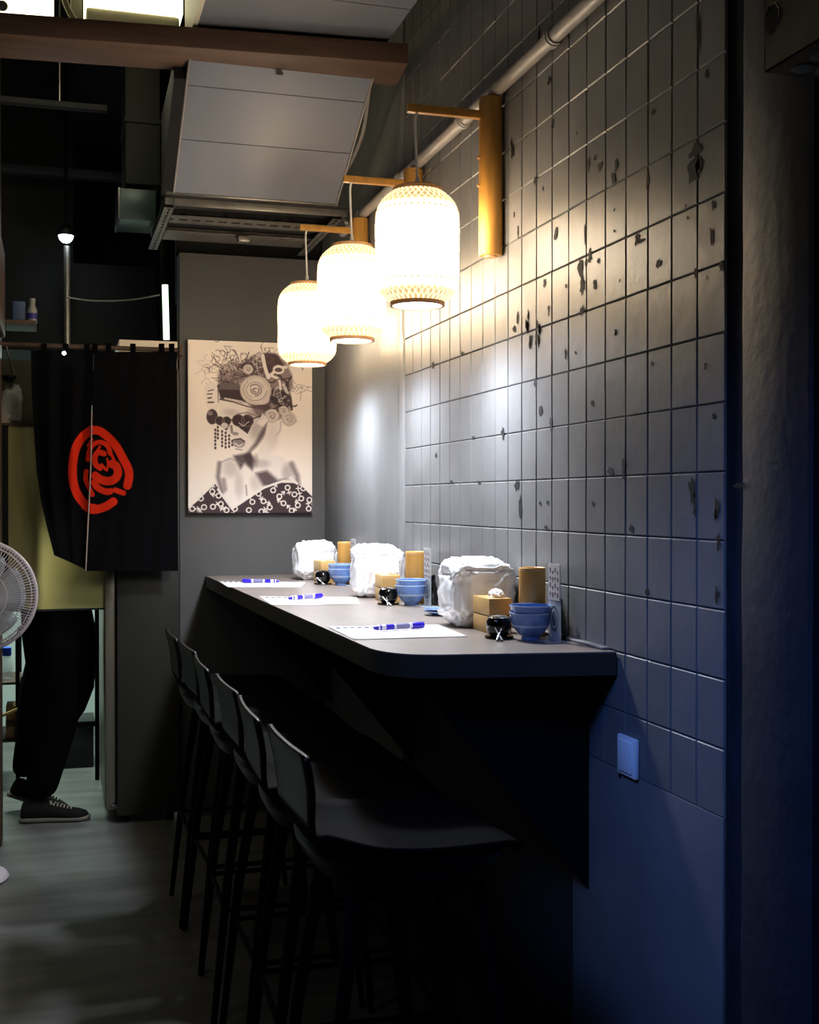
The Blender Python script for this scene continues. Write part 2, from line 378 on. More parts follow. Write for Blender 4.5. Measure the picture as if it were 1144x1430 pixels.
for y0, y1 in ((3.98, 4.14), (4.143, 4.36), (4.363, 4.60)):
    slab(t, 'panel', [(0.443, y0, zz(y0)), (1.067, y0, zz(y0)), (1.067, y1, zz(y1)), (0.443, y1, zz(y1))], (0, sl, 1), 0.012, panelm)
MB().prism([(4.12, zz(4.12)), (4.62, zz(4.62)), (4.62, zz(4.62) + 0.30), (4.12, zz(4.12) + 0.06)], 0, 0.395, 0.441).build('side_board', black, t)
for x_ in (0.439, 1.072): MB().tube([(x_, 4.0, zz(4.0)), (x_, 4.6, zz(4.6))], 0.004, 6).build('edge_bead', galv, t)
MB().box((0.41, 4.60, 2.565), (1.08, 4.63, 2.578), bev=0.003).build('edge_rail', steel, t)
def slotted(parent, y, z, x0, x1, along='x', m=steel, w=0.04, px0=None):
    """angle iron with a row of real slots on its lower flange"""
    a = MB(); L_ = x1 - x0; n = max(2, int(L_ / 0.05)); p = L_ / n; h = w * 0.22; sw = p * 0.32
    def bx(u0, u1, v0, v1):
        if along == 'x': a.box((u0, y + v0, z), (u1, y + v1, z + 0.003))
        else: a.box((y + v0, u0, z), (y + v1, u1, z + 0.003))
    bx(x0, x1, -w / 2, -h / 2); bx(x0, x1, h / 2, w / 2)
    for i in range(n):
        c = x0 + (i + 0.5) * p; bx(c - p / 2, c - sw, -h / 2, h / 2); bx(c + sw, c + p / 2, -h / 2, h / 2)
    if along == 'x': a.box((x0, y + w / 2 - 0.003, z), (x1, y + w / 2, z + 0.04))
    else: a.box((y + w / 2 - 0.003, x0, z), (y + w / 2, x1, z + 0.04))
    return a.build('slotted_angle', m, parent, smooth=False)
t = thing('slotted_frame', 'grey slotted angle iron frame hung between the sloping panel and far wall', 'frame', (0.75, 5.0, 2.5))
slotted(t, 4.84, 2.525, 0.42, 1.10, m=gpaint, w=0.13); slotted(t, 5.10, 2.53, 0.42, 1.10, m=gpaint, w=0.06); MB().box((0.43, 5.13, 2.535), (1.08, 5.27, 2.545)).build('rear_plate', gpaint, t)
slotted(t, 0.425, 2.515, 4.62, 5.40, along='y', m=gpaint); slotted(t, 1.08, 2.515, 4.62, 5.34, along='y', m=gpaint)
MB().box((0.41, 4.62, 2.556), (1.12, 5.34, 2.566)).build('board', darkpan, t, smooth=False)
MB().box((0.41, 4.625, 2.53), (1.12, 4.635, 2.575), bev=0.002).build('front_bar', steel, t)
MB().box((0.75, 5.05, 2.50), (0.80, 5.09, 2.526), bev=0.004).build('clamp', steel, t)
for x_ in (0.50, 1.05): MB().tube([(x_, 5.0, 2.56), (x_, 5.0, 3.62)], 0.004, 6).build('hanger_rod', darkpan, t)
# grey cable hose dropping beside the sloping panel
pp = [Px(517, 112, 1.10), Px(513, 150, 1.12), Px(506, 190, 1.13), Px(488, 232, 1.13), Px(470, 262, 1.12), Px(471, 282, 1.12), Px(484, 312, 1.14)]
single(MB().tube(smooth_path(pp), 0.0075, 8).build('grey_cable_hose', galv), 'thin grey cable hose curving down between sloping panel and tiled wall', 'cable')
# conduit along the wall
t = thing('wall_conduit', 'grey painted conduit pipe running level along the upper tiled wall', 'pipe', (1.168, 3.4, 2.53))
MB().tube([(1.168, 1.96, 2.53), (1.168, 3.45, 2.53), (1.168, 4.9, 2.53)], 0.019, 14).build('pipe', galv, t)
for y_ in (2.70, 3.36, 4.02, 4.6):
    a = MB(); a.tube([(1.168, y_ - 0.022, 2.53), (1.168, y_ + 0.022, 2.53)], 0.0225, 14); a.tube([(1.168, y_ - 0.010, 2.53), (1.168, y_ + 0.010, 2.53)], 0.0245, 14); a.build('coupling', galv, t)
# ------------------------------------------------------------------ counter
CZ = 1.07
base = [(0.682, 2.60), (0.690, 2.555), (0.712, 2.505), (0.742, 2.472), (0.79, 2.450), (0.85, 2.440), (1.186, 2.385), (1.186, 5.345), (0.648, 5.345)]
cx = lambda p: p
ol = [base[0]] + smooth_path(base[0:6], 4)[1:] + base[6:]
t = thing('wall_counter', 'long dark laminate eating counter with rounded near corner fixed along the tiled wall', 'counter', (0.95, 3.9, 0))
def inset(pts, d):
    c = Vector((0.95, 3.9)); return [tuple(Vector(p) + (c - Vector(p)).normalized() * d) for p in pts]
MB().prism(ol, 2, CZ - 0.003, CZ).build('worktop', lamin, t, smooth=False)
MB().prism(ol, 2, CZ - 0.052, CZ - 0.0032).build('edge_band', lamedge, t)
MB().box((WX - 0.022, 2.42, CZ + 0.0005), (WX - 0.0015, 5.34, CZ + 0.006), bev=0.002).build('seam_strip', galv, t)
# triangular gusset panels under the counter
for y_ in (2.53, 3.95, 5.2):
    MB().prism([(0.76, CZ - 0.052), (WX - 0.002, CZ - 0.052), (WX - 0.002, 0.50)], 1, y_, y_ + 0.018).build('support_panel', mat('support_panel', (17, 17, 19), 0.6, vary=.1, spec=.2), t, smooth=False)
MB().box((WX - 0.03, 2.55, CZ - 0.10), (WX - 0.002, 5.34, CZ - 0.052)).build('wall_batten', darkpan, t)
# wall below the counter carries its shade as a near-black colour
# light switch
t = thing('light_switch', 'white square rocker wall switch below the counter end', 'switch', (WX - 0.001, 2.33, 0.853))
c = Px(881, 1056, WX - 0.001)
MB().box((WX - 0.012, c.y - 0.043, c.z - 0.043), (WX - 0.001, c.y + 0.043, c.z + 0.043), bev=0.004).build('plate', switchm, t)
MB().box((WX - 0.0165, c.y - 0.030, c.z - 0.034), (WX - 0.010, c.y + 0.030, c.z + 0.034), bev=0.003).build('rocker', switchm, t)
MB().lathe([(0.0045, 0), (0.0045, 0.002), (0, 0.003)], (WX - 0.003, c.y + 0.045, c.z - 0.052), 10, Matrix.Rotation(math.radians(-90), 4, 'Y')).build('screw', chrome, t)
# junction box on the near pilaster
t = thing('electrical_box', 'dark metal knockout box with torn hole high on the near wall edge', 'electrical box', (1.2, 1.5, 2.06))
bx = MB()
x0, x1, y0, y1, z0, z1 = 1.05, 1.259, 1.40, 1.61, 2.06, 2.30
bx.box((x0, y0, z0), (x0 + 0.002, y1, z1)); bx.box((x0, y0, z1 - .002), (x1, y1, z1)); bx.box((x0, y1 - .002, z0), (x1, y1, z1)); bx.box((x0, y0, z0), (x1, y1, z0 + 0.002)); bx.box((x0, y0, z0), (x1, y0 + .002, z1))
bx.build('housing', mat('old_box_metal', (96, 88, 76), 0.5, metal=0.3, vary=0.3, vscale=14), t, smooth=False)
for (u, w) in ((0.045, 0.035), (0.09, 0.035), (0.045, 0.085), (0.09, 0.085), (0.045, 0.13), (0.09, 0.13)):
    a = MB(); a.lathe([(0.019, 0), (0.019, -0.0015), (0.016, -0.0022), (0, -0.0022)], (x0 + u, y1 - w, z0 - 0.0002), 24, caps=False); a.build('knockout', mat('knockout_metal', (120, 130, 140), 0.4, metal=0.5), t)
a = MB(); r = random.Random(3); n = 18
pc = Px(1077, 27, x0 - 0.001)
V = [(x0 - 0.001, pc.y, pc.z)] + [(x0 - 0.001, pc.y + 0.020 * r.uniform(.7, 1.2) * math.cos(2 * math.pi * j / n), pc.z + 0.022 * r.uniform(.7, 1.2) * math.sin(2 * math.pi * j / n)) for j in range(n)]
a.add(V, [(0, 1 + j, 1 + (j + 1) % n) for j in range(n)]); a.build('torn_hole', black, t, smooth=False)
a = MB(); a.tube([Vector(v) + Vector((-0.001, 0, 0)) for v in V[3:12]], 0.0012, 6); a.build('torn_rim', steel, t)
# ------------------------------------------------------------------ pendant sconces
shade_in = mat('glowing_shade_liner', (255, 236, 200), 0.6, emit=(255, 228, 178), estr=1.0)
nt = shade_in.node_tree; tc = nt.nodes.new('ShaderNodeTexCoord'); sx = nt.nodes.new('ShaderNodeSeparateXYZ'); nt.links.new(tc.outputs['Object'], sx.inputs[0])
cr = nt.nodes.new('ShaderNodeMapRange'); nt.links.new(sx.outputs['Z'], cr.inputs[0])
# brighter around the bulb, weaker at the shoulders (light falls off inside the shade)
ab = nt.nodes.new('ShaderNodeMath'); ab.operation = 'ADD'; ab.inputs[1].default_value = 0.165; nt.links.new(sx.outputs['Z'], ab.inputs[0])
a2 = nt.nodes.new('ShaderNodeMath'); a2.operation = 'ABSOLUTE'; nt.links.new(ab.outputs[0], a2.inputs[0])
nt.links.new(a2.outputs[0], cr.inputs[0])
cr.inputs['From Min'].default_value = 0.060; cr.inputs['From Max'].default_value = 0.125; cr.inputs['To Min'].default_value = 24; cr.inputs['To Max'].default_value = 0.6
nt.links.new(cr.outputs[0], nt.nodes['Principled BSDF'].inputs['Emission Strength'])
c2 = nt.nodes.new('ShaderNodeValToRGB'); c2.color_ramp.elements[0].position = 0.06; c2.color_ramp.elements[1].position = 0.115
c2.color_ramp.elements[0].color = (*lin((255, 240, 216)), 1); c2.color_ramp.elements[1].color = (*lin((255, 212, 140)), 1)
nt.links.new(a2.outputs[0], c2.inputs[0]); nt.links.new(c2.outputs[0], nt.nodes['Principled BSDF'].inputs['Emission Color'])
strand = mat('bamboo_strand', (240, 222, 180), 0.6, emit=(255, 242, 212), estr=1.3)
dotm = mat('woven_band', (190, 150, 90), 0.6, emit=(232, 196, 120), estr=0.6)
bulbm = mat('diffuser_glow', (255, 255, 255), 0.5, emit=(226, 236, 255), estr=9)
def shade_prof(k=1.0):
    P_ = [(0.064, 0), (0.078, -0.012), (0.094, -0.028), (0.105, -0.048), (0.110, -0.075), (0.111, -0.12), (0.110, -0.19), (0.1105, -0.24), (0.108, -0.272), (0.099, -0.292), (0.086, -0.306), (0.070, -0.318)]
    return [(r * k, z) for r, z in P_]
PR = smooth_path(shade_prof(), 3)
def prof_r(z):
    for (r0, z0), (r1, z1) in zip(PR, PR[1:]):
        if z1 <= z <= z0: return r0 + (r1 - r0) * (z0 - z) / max(1e-9, z0 - z1)
    return PR[-1][0]
def make_sconce():
    """origin on the wall post axis at arm height; arm goes to -x"""
    t = thing('pendant_sconce', 'x', 'lamp')
    MB().lathe([(0.0, -0.385), (0.018, -0.385), (0.030, -0.384), (0.0325, -0.38), (0.0325, 0.045), (0.031, 0.048), (0, 0.048)], n=32).build('post', bamboo, t)
    MB().lathe([(0.0, -0.389), (0.017, -0.389), (0.019, -0.384)], n=24).build('lower_end_cap', bambr, t)
    MB().box((-0.012, -0.014, 0.047), (0.012, 0.014, 0.050), bev=0.001).build('top_bracket', blackmt, t)
    for z in (-0.117, -0.193):
        MB().lathe([(0.0045, 0), (0.0045, 0.005), (0.003, 0.007), (0, 0.007)], n=10, M=Matrix.Translation((-0.032, 0.0, z)) @ Matrix.Rotation(math.radians(-90), 4, 'Y')).build('knob', bambr, t)
    MB().box((-0.239, -0.009, -0.011), (-0.028, 0.009, 0.011), bev=0.0015).build('arm', bamboo, t)
    lx = -0.211
    pts = smooth_path([(lx, 0, -0.008), (lx - 0.006, 0, -0.03), (lx - 0.004, 0, -0.10), (lx, 0, -0.197)], 4)
    MB().tube(pts, 0.0036, 8).build('cord', whitec, t)
    MB().lathe([(0.003, -0.182), (0.006, -0.190), (0.008, -0.204), (0.009, -0.212)], (lx, 0, 0), 14).build('cord_grip', whitec, t)
    Z = -0.222; sh = MB().lathe([(r - 0.0015, z + Z) for r, z in PR], (lx, 0, 0), 48, caps=False)
    # shade origin is centred on its own top so that the glow follows the shade
    s_ = MB().lathe([(r - 0.0015, z) for r, z in PR], (0, 0, 0), 48, caps=False).build('shade', shade_in, t); s_.location = (lx, 0, Z); s_.scale = (1.02, 1.02, 0.95)
    def at(o): o.location = (0, 0, 0); return o
    w = MB(); n = 36; steps = 26
    for sgn in (1, -1):
        for i in range(n):
            V = []; 
            for k in range(steps + 1):
                z = -0.004 - 0.312 * k / steps; r = prof_r(z) + (0.0006 if sgn > 0 else 0.0014)
                a = 2 * math.pi * i / n + sgn * k * 0.085; da = 0.0013 / r
                V += [(r * math.cos(a - da), r * math.sin(a - da), z), (r * math.cos(a + da), r * math.sin(a + da), z)]
            w.add(V, [(2 * k, 2 * k + 1, 2 * k + 3, 2 * k + 2) for k in range(steps)])
    w.build('bamboo_weave', strand, s_, recalc=False, kind='stuff')
    w = MB()
    for zb in (-0.062, -0.262):
        for i in range(44):
            a = 2 * math.pi * i / 44; r = prof_r(zb) + 0.002; dz = 0.0022; da = 0.0032 / r
            w.add([(r * math.cos(a - da), r * math.sin(a - da), zb - dz), (r * math.cos(a + da), r * math.sin(a + da), zb - dz), (r * math.cos(a + da), r * math.sin(a + da), zb + dz), (r * math.cos(a - da), r * math.sin(a - da), zb + dz)], [(0, 1, 2, 3)])
        w.lathe([(prof_r(zb) + 0.0018, zb - 0.0006), (prof_r(zb) + 0.0018, zb + 0.0006)], n=48, caps=False)
    for row in range(9):
        zb = -0.03 - row * 0.032
        for i in range(22):
            a = 2 * math.pi * (i + 0.5 * (row % 2)) / 22; r = prof_r(zb) + 0.0018; dz = 0.0013; da = 0.0014 / r
            w.add([(r * math.cos(a - da), r * math.sin(a - da), zb), (r * math.cos(a), r * math.sin(a), zb - dz), (r * math.cos(a + da), r * math.sin(a + da), zb), (r * math.cos(a), r * math.sin(a), zb + dz)], [(0, 1, 2, 3)])
    w.build('knot_bands', dotm, s_, recalc=False, kind='stuff')
    MB().lathe([(0.010, 0.010), (0.062, 0.009), (0.066, 0.006), (0.066, -0.003), (0.062, -0.006)], n=48).build('top_ring', bambr, s_)
    MB().lathe([(0.066, -0.316), (0.073, -0.316), (0.073, -0.327), (0.066, -0.327), (0.066, -0.316)], n=48, caps=False).build('bottom_ring', bambr, s_)
    MB().lathe([(0.0, -0.3235), (0.060, -0.3235), (0.064, -0.318)], n=40, caps=False).build('bottom_diffuser', bulbm, s_)
    return t
SC = [(3.096, 'nearest of the three bamboo pendant wall lamps, largest glowing woven shade'), (3.835, 'middle one of the three bamboo pendant wall lamps'), (4.559, 'farthest of the three bamboo pendant wall lamps, glowing beside the portrait')]
proto = make_sconce()
for i, (y, lab) in enumerate(SC):
    o = proto if i == 0 else copy_tree(proto)
    o.location = (1.156, y, 2.461); o['label'] = lab; o['group'] = 'bamboo pendant wall lamps'
    # cool bulb light leaving each shade's open bottom
    lamp('bulb_light', 'SPOT', (0.943, y, 1.895), (1.02, y, 0), 54, (0.80, 0.88, 1.0), spot_size=math.radians(165), spot_blend=1.0, shadow_soft_size=0.055)
# ------------------------------------------------------------------ portrait on canvas
t = thing('portrait_print', 'black and white canvas print of a woman in heart sunglasses with roses in her hair', 'picture', (0.85, FY - 0.015, 1.35))
q = [Py(263, 716, FY - 0.03), Py(436, 715, FY - 0.03), Py(436, 479.5, FY - 0.03), Py(263, 474, FY - 0.03)]
X0, X1, Z0, Z1 = q[0].x, q[1].x, q[0].z - 0.0, q[3].z
MB().box((X0, FY - 0.029, Z0), (X1, FY - 0.001, Z1), bev=0.001).build('stretched_canvas', mat('canvas_edge', (196, 182, 168), 0.8), t, smooth=False)
nu, nv = 300, 410
u, v = np.meshgrid(np.linspace(0, 1, nu), np.linspace(0, 1, nv), indexing='ij'); u = u.ravel(); v = v.ravel()
CX = 122 + u * 888; CY = 75 + (1 - v) * 1245
BG = (246, 232, 218); K = (62, 44, 46); MD = (146, 126, 122); LT = (236, 224, 214)
A = Paint(CX, CY, BG)
rr = random.Random(5)
def curls(n, cx, cy, sx_, sy_, w=3, col=MD, a=0.7, ln=60):
    for _ in range(n):
        x, y = rr.gauss(cx, sx_), rr.gauss(cy, sy_); an = rr.uniform(0, 6.3); p = [(x, y)]; tw = rr.uniform(-0.7, 0.7)
        for _k in range(5): an += tw; x += math.cos(an) * ln / 5; y += math.sin(an) * ln / 5; p.append((x, y))
        A.line(p, w, col, a)
curls(26, 380, 190, 55, 35, 5, K, 0.55); curls(22, 880, 400, 45, 22, 4, MD, 0.8); curls(16, 720, 150, 60, 20, 4, K, 0.55); curls(20, 270, 290, 45, 50, 3, MD, 0.6)
A.poly([(330, 330), (360, 250), (430, 215), (500, 235), (560, 180), (640, 150), (740, 160), (820, 215), (860, 300), (870, 380), (850, 430), (862, 520), (850, 600), (760, 640), (660, 640), (560, 560), (420, 500), (335, 470)], MD, 1, 20)
curls(40, 600, 260, 110, 60, 9, K, 0.6, 90); curls(26, 760, 450, 60, 70, 12, K, 0.75, 80); curls(26, 620, 210, 80, 40, 6, LT, 0.6, 80); A.ell(540, 270, 60, 50, K, .7, .6); A.ell(780, 480, 70, 60, K, .75, .5); curls(14, 780, 480, 40, 40, 6, LT, .5, 60); curls(30, 420, 300, 60, 40, 6, K, .6, 50); curls(20, 430, 260, 60, 30, 5, LT, .5, 50)
A.poly([(640, 160), (700, 150), (760, 160), (800, 230), (790, 300), (700, 300), (650, 250)], K, 0.8, 14)
A.line([(650, 170), (665, 250), (690, 330)], 26, LT); A.line([(690, 330), (760, 260), (820, 250)], 22, LT); A.line([(700, 310), (770, 340), (780, 410)], 18, LT); A.line([(760, 340), (860, 330)], 10, K, .7)
A.ell(765, 270, 42, 34, LT, 1); A.ell(765, 272, 28, 16, K, .8); A.line([(800, 380), (830, 440)], 20, LT, .8)
# second little head on the left
A.poly([(245, 400), (300, 370), (350, 420), (352, 520), (320, 580), (270, 580), (248, 540), (240, 470)], LT, 1, 8)
for p_, w_ in (([(262, 440), (300, 430)], 7), ([(258, 462), (290, 460)], 8), ([(262, 492), (285, 488)], 10), ([(262, 522), (300, 520)], 11), ([(330, 430), (335, 520)], 5)): A.line(p_, w_, K, .85)
A.ell(290, 625, 40, 55, K, .95); A.ell(275, 600, 20, 16, MD, .9)
# fringe and forehead, face
A.poly([(345, 500), (430, 505), (540, 530), (640, 560), (700, 640), (690, 700), (650, 760), (600, 830), (540, 885), (490, 872), (440, 810), (400, 730), (330, 660), (340, 570)], LT, 1, 8)
A.poly([(325, 400), (380, 360), (480, 380), (520, 460), (530, 520), (440, 505), (350, 495)], K, .95, 10)
for i in range(14): A.line([(350 + i * 11, 372 + (i % 3) * 4), (345 + i * 12, 425)], 4, LT, .55)
A.line([(345, 498), (440, 515), (540, 545), (640, 560)], 9, K, .9); A.line([(380, 490), (500, 510), (540, 530)], 10, LT, .9)
A.poly([(560, 530), (700, 520), (720, 600), (640, 640), (600, 600)], K, .75, 22)
# heart sunglasses
for cx_, cy_, k_ in ((368, 668, .93), (508, 668, 1.28)):
    A.ell(cx_ - 26 * k_, cy_ - 16 * k_, 34 * k_, 34 * k_, K); A.ell(cx_ + 26 * k_, cy_ - 16 * k_, 34 * k_, 34 * k_, K)
    A.poly([(cx_ - 56 * k_, cy_ - 2), (cx_ + 56 * k_, cy_ - 2), (cx_ + 26 * k_, cy_ + 60 * k_)], K)
    A.ring(cx_ + 26 * k_, cy_ - 16 * k_, 34 * k_, 5, MD, .8); A.ring(cx_ - 26 * k_, cy_ - 16 * k_, 34 * k_, 5, MD, .8)
A.ell(378, 688, 24, 22, LT, .85); A.line([(480, 665), (510, 690), (550, 655)], 6, LT, .8); A.line([(405, 640), (445, 650)], 9, K)
A.line([(470, 600), (540, 590), (600, 610)], 9, K, .5)
A.ell(600, 590, 60, 40, MD, .55, .9); A.ell(610, 720, 50, 70, MD, .45, .9); A.ell(420, 590, 50, 24, MD, .25, .9)
A.line([(560, 640), (640, 610)], 10, K, .8)
# nose, lips, jaw shade
A.ell(455, 745, 22, 12, MD, .9, .5); A.line([(425, 690), (430, 735)], 16, K, .6, 10); A.ell(480, 815, 42, 30, MD, 1, .3); A.line([(440, 790), (490, 780), (520, 800)], 10, K, .9); A.line([(450, 815), (480, 835), (505, 820)], 12, LT, .8); A.line([(455, 855), (500, 862)], 8, MD, .8)
A.poly([(690, 650), (672, 740), (610, 830), (560, 880), (590, 960), (560, 990), (500, 920), (540, 880), (600, 800), (650, 700)], K, .7, 26)
# neck, shoulders, chest
A.poly([(690, 650), (800, 640), (790, 720), (720, 850), (700, 900), (800, 910), (880, 990), (905, 1110), (860, 1200), (420, 1310), (350, 1180), (325, 1060), (340, 960), (400, 915), (500, 905), (560, 980), (600, 900), (660, 780)], LT, 1, 10)
A.poly([(440, 905), (560, 880), (600, 940), (575, 1010), (520, 960), (490, 1000)], K, .8, 24)
A.poly([(600, 1030), (680, 1010), (760, 1080), (820, 1070), (700, 1130), (650, 1120)], K, .8, 30)
A.line([(340, 960), (330, 1060), (360, 1170)], 26, K, .6, 26); A.line([(860, 960), (900, 1050), (905, 1110)], 34, K, .55, 30); A.line([(370, 1080), (380, 1150)], 30, MD, .8, 24)
A.line([(600, 1010), (700, 930)], 22, LT, .9, 10); A.line([(530, 1120), (535, 1190)], 10, MD, .8, 10); A.ell(720, 980, 40, 30, LT, .8, .6); A.ell(600, 940, 20, 50, MD, .5, .6)
A.line([(780, 650), (775, 720), (740, 760)], 6, MD, .6)
A.ell(420, 1000, 50, 60, MD, .30, .9); A.ell(480, 1120, 30, 90, MD, .28, .9); A.ell(600, 1100, 40, 60, MD, .25, .9); A.ell(830, 1020, 40, 60, MD, .45, .9); A.ell(720, 760, 40, 90, (222, 206, 194), .6, .9)
A.ell(640, 960, 60, 30, MD, .35, .9); A.line([(345, 955), (420, 925), (500, 960)], 8, MD, .6, 10)
# earring chains
for x_, a_, b_ in ((312, 720, 860), (330, 700, 780), (360, 730, 860), (385, 740, 850), (410, 760, 850), (432, 800, 845)):
    for y_ in range(a_, b_, 26): A.ell(x_, y_, 8, 11, K, .85, .4)
# roses
def rose(cx_, cy_, R_):
    A.ell(cx_, cy_, R_, R_ * .98, (214, 198, 186)); 
    for k_ in range(5): a_ = k_ * 1.26; A.ell(cx_ + R_ * .55 * math.cos(a_), cy_ + R_ * .55 * math.sin(a_), R_ * .5, R_ * .45, (226, 212, 200), .8, .3)
    for k_, rad in enumerate((.92, .7, .5, .32, .16)):
        a0 = k_ * 1.9; pts = [(cx_ + R_ * rad * math.cos(a0 + q_ * .45), cy_ + R_ * rad * (.92) * math.sin(a0 + q_ * .45)) for q_ in range(10)]
        A.line(pts, R_ * .07, K if k_ > 1 else MD, .75, 5)
A.ell(600, 425, 112, 108, (206, 190, 178), 1, .08); A.ell(640, 480, 60, 50, (216, 200, 190), 1, .1)
rose(595, 425, 92); rose(715, 612, 52); rose(840, 630, 55); rose(545, 275, 36); rose(800, 570, 34)
A.poly([(610, 670), (650, 590), (690, 640), (650, 690)], LT, .9); A.poly([(840, 540), (905, 650), (830, 690)], (200, 184, 172), .7)
A.line([(790, 430), (850, 470), (862, 560)], 16, K, .8)
# kimono
A.poly([(122, 1290), (180, 1240), (250, 1170), (310, 1110), (350, 1170), (430, 1285), (640, 1150), (780, 1100), (870, 1100), (940, 1130), (1010, 1200), (1010, 1330), (122, 1330)], K, 1, 5)
A.line([(330, 1150), (430, 1290), (540, 1215), (660, 1135), (800, 1085), (890, 1095)], 16, LT, .95)
A.line([(850, 1060), (900, 1105)], 18, LT, .9)
def sym(x, y, male, an):
    A.ring(x, y, 17, 9, LT); ux, uy = math.cos(an), math.sin(an); e = (x + ux * 52, y + uy * 52); A.line([(x + ux * 20, y + uy * 20), e], 8, LT)
    if male:
        for q_ in (2.5, -2.5): A.line([e, (e[0] + 22 * math.cos(an + q_), e[1] + 22 * math.sin(an + q_))], 8, LT)
    else: m_ = (x + ux * 38, y + uy * 38); A.line([(m_[0] - uy * 16, m_[1] + ux * 16), (m_[0] + uy * 16, m_[1] - ux * 16)], 8, LT)
for i, (x, y) in enumerate([(150, 1290), (232, 1278), (290, 1165), (350, 1255), (335, 1195), (295, 1275), (450, 1290), (575, 1240), (655, 1235), (700, 1280), (725, 1155), (830, 1135), (800, 1250), (880, 1185), (905, 1265), (985, 1290), (990, 1225), (945, 1140), (770, 1200), (550, 1300), (860, 1305), (640, 1310), (930, 1215), (210, 1215), (620, 1180), (390, 1300)]):
    sym(x, y, i % 2 == 0, (i * 2.4) % 6.28)
Pp = np.stack([X0 + u * (X1 - X0), np.full_like(u, FY - 0.0296), Z0 + v * (Z1 - Z0)], 1)
grid_mesh('printed_face', Pp, nu, nv, A.I, print_mat('canvas_print', 0.75), t)
# ------------------------------------------------------------------ bar stools
def make_stool():
    t = thing('bar_stool', 'x', 'stool')
    WS = 0.93
    prof = [(0.205, 0.735, .125, .0), (0.200, 0.748, .155, .002), (0.17, 0.757, .18, .006), (0.10, 0.755, .195, .012), (0.0, 0.750, .200, .020), (-0.09, 0.750, .200, .030), (-0.150, 0.758, .198, .040), (-0.186, 0.775, .192, .034),
            (-0.198, 0.795, .150, .006), (-0.204, 0.815, .146, .0), (-0.210, 0.850, .158, .0), (-0.215, 0.880, .168, .0), (-0.221, 0.912, .178, .0), (-0.226, 0.934, .182, .0), (-0.228, 0.946, .180, .0), (-0.229, 0.951, .170, .0)]
    P_ = smooth_path(prof, 3); nv_ = 15; V = []; F = []
    for (x, z, w, up) in P_:
        for j in range(nv_):
            s_ = -1 + 2 * j / (nv_ - 1); back = max(0, min(1, (z - 0.80) / 0.08)) if x < -0.15 else 0
            V.append((x + back * 0.008 * s_ * s_, s_ * w * WS, z + up * abs(s_) ** 3))
    n_ = len(P_)
    for i in range(n_ - 1):
        for j in range(nv_ - 1): F.append((i * nv_ + j, i * nv_ + j + 1, (i + 1) * nv_ + j + 1, (i + 1) * nv_ + j))
    cut = 8 * 3 + 3
    b1 = MB(); b1.add(V[:(cut + 1) * nv_], [f for f in F if max(f) < (cut + 1) * nv_]); b1.build('seat', seatm, t, solid=0.011, ang=80)
    b2 = MB(); b2.add(V[cut * nv_:], [tuple(q_ - cut * nv_ for q_ in f) for f in F if min(f) >= cut * nv_]); b2.build('backrest', blackpl, t, solid=0.011, ang=80)
    V = []; F = []; n_ = 40; rows = [(1.0, 0.772), (0.985, 0.745), (0.90, 0.715), (0.72, 0.692), (0.45, 0.684)]
    for k_, z_ in rows:
        for j in range(n_):
            a_ = 2 * math.pi * j / n_; c_, s_ = math.cos(a_), math.sin(a_); r_ = (abs(c_) ** 3.4 + abs(s_) ** 3.4) ** (-1 / 3.4)
            lift = 0.0 if c_ < 0 else -0.022 * c_ * (k_ > .95)
            V.append((-0.005 + 0.186 * k_ * r_ * c_, 0.182 * k_ * r_ * s_, z_ + lift - (0.010 if k_ > .99 and c_ > 0 else 0)))
    for i in range(len(rows) - 1):
        for j in range(n_): F.append((i * n_ + j, i * n_ + (j + 1) % n_, (i + 1) * n_ + (j + 1) % n_, (i + 1) * n_ + j))
    F.append(tuple((len(rows) - 1) * n_ + j for j in range(n_)))
    b3 = MB(); b3.add(V, F); b3.build('seat_bucket', blackpl, t, ang=60, solid=0.004)
    MB().box((-0.12, -0.12, 0.668), (0.12, 0.12, 0.683), bev=0.004).build('seat_frame', blackmt, t)
    for sx_ in (1, -1):
        for sy_ in (1, -1):
            MB().tube([(sx_ * 0.12, sy_ * 0.12, 0.682), (sx_ * 0.165, sy_ * 0.155, 0.38), (sx_ * 0.205, sy_ * 0.172, 0.0)], 0, 12, radii=[0.015, 0.0125, 0.0085]).build('leg', blackmt, t)
    ft = [(sx_ * 0.173, sy_ * 0.161, 0.30) for sx_, sy_ in ((1, 1), (1, -1), (-1, -1), (-1, 1))]
    a = MB()
    for i in range(4): a.tube([ft[i], ft[(i + 1) % 4]], 0.007, 8)
    a.build('footrest', blackmt, t)
    return t
proto = make_stool()
words_ = ['nearest black bar stool in the row under the counter', 'second black bar stool from the camera, under the counter', 'third black bar stool from the camera, under the counter', 'fourth black bar stool from the camera, third from the grey wall', 'black bar stool second from the far grey wall', 'farthest black bar stool in the row, beside the grey wall']
for i, y in enumerate((2.235, 2.60, 2.98, 3.375, 3.77, 4.13)):
    o = proto if i == 0 else copy_tree(proto)
    o.location = (0.642 - 0.008 * (i % 2) - 0.006 * i, y, 0); o.rotation_euler.z = math.radians((1.5, -2, 1, -1, 2, 0)[i]); o['label'] = words_[i]; o['group'] = 'black bar stools'
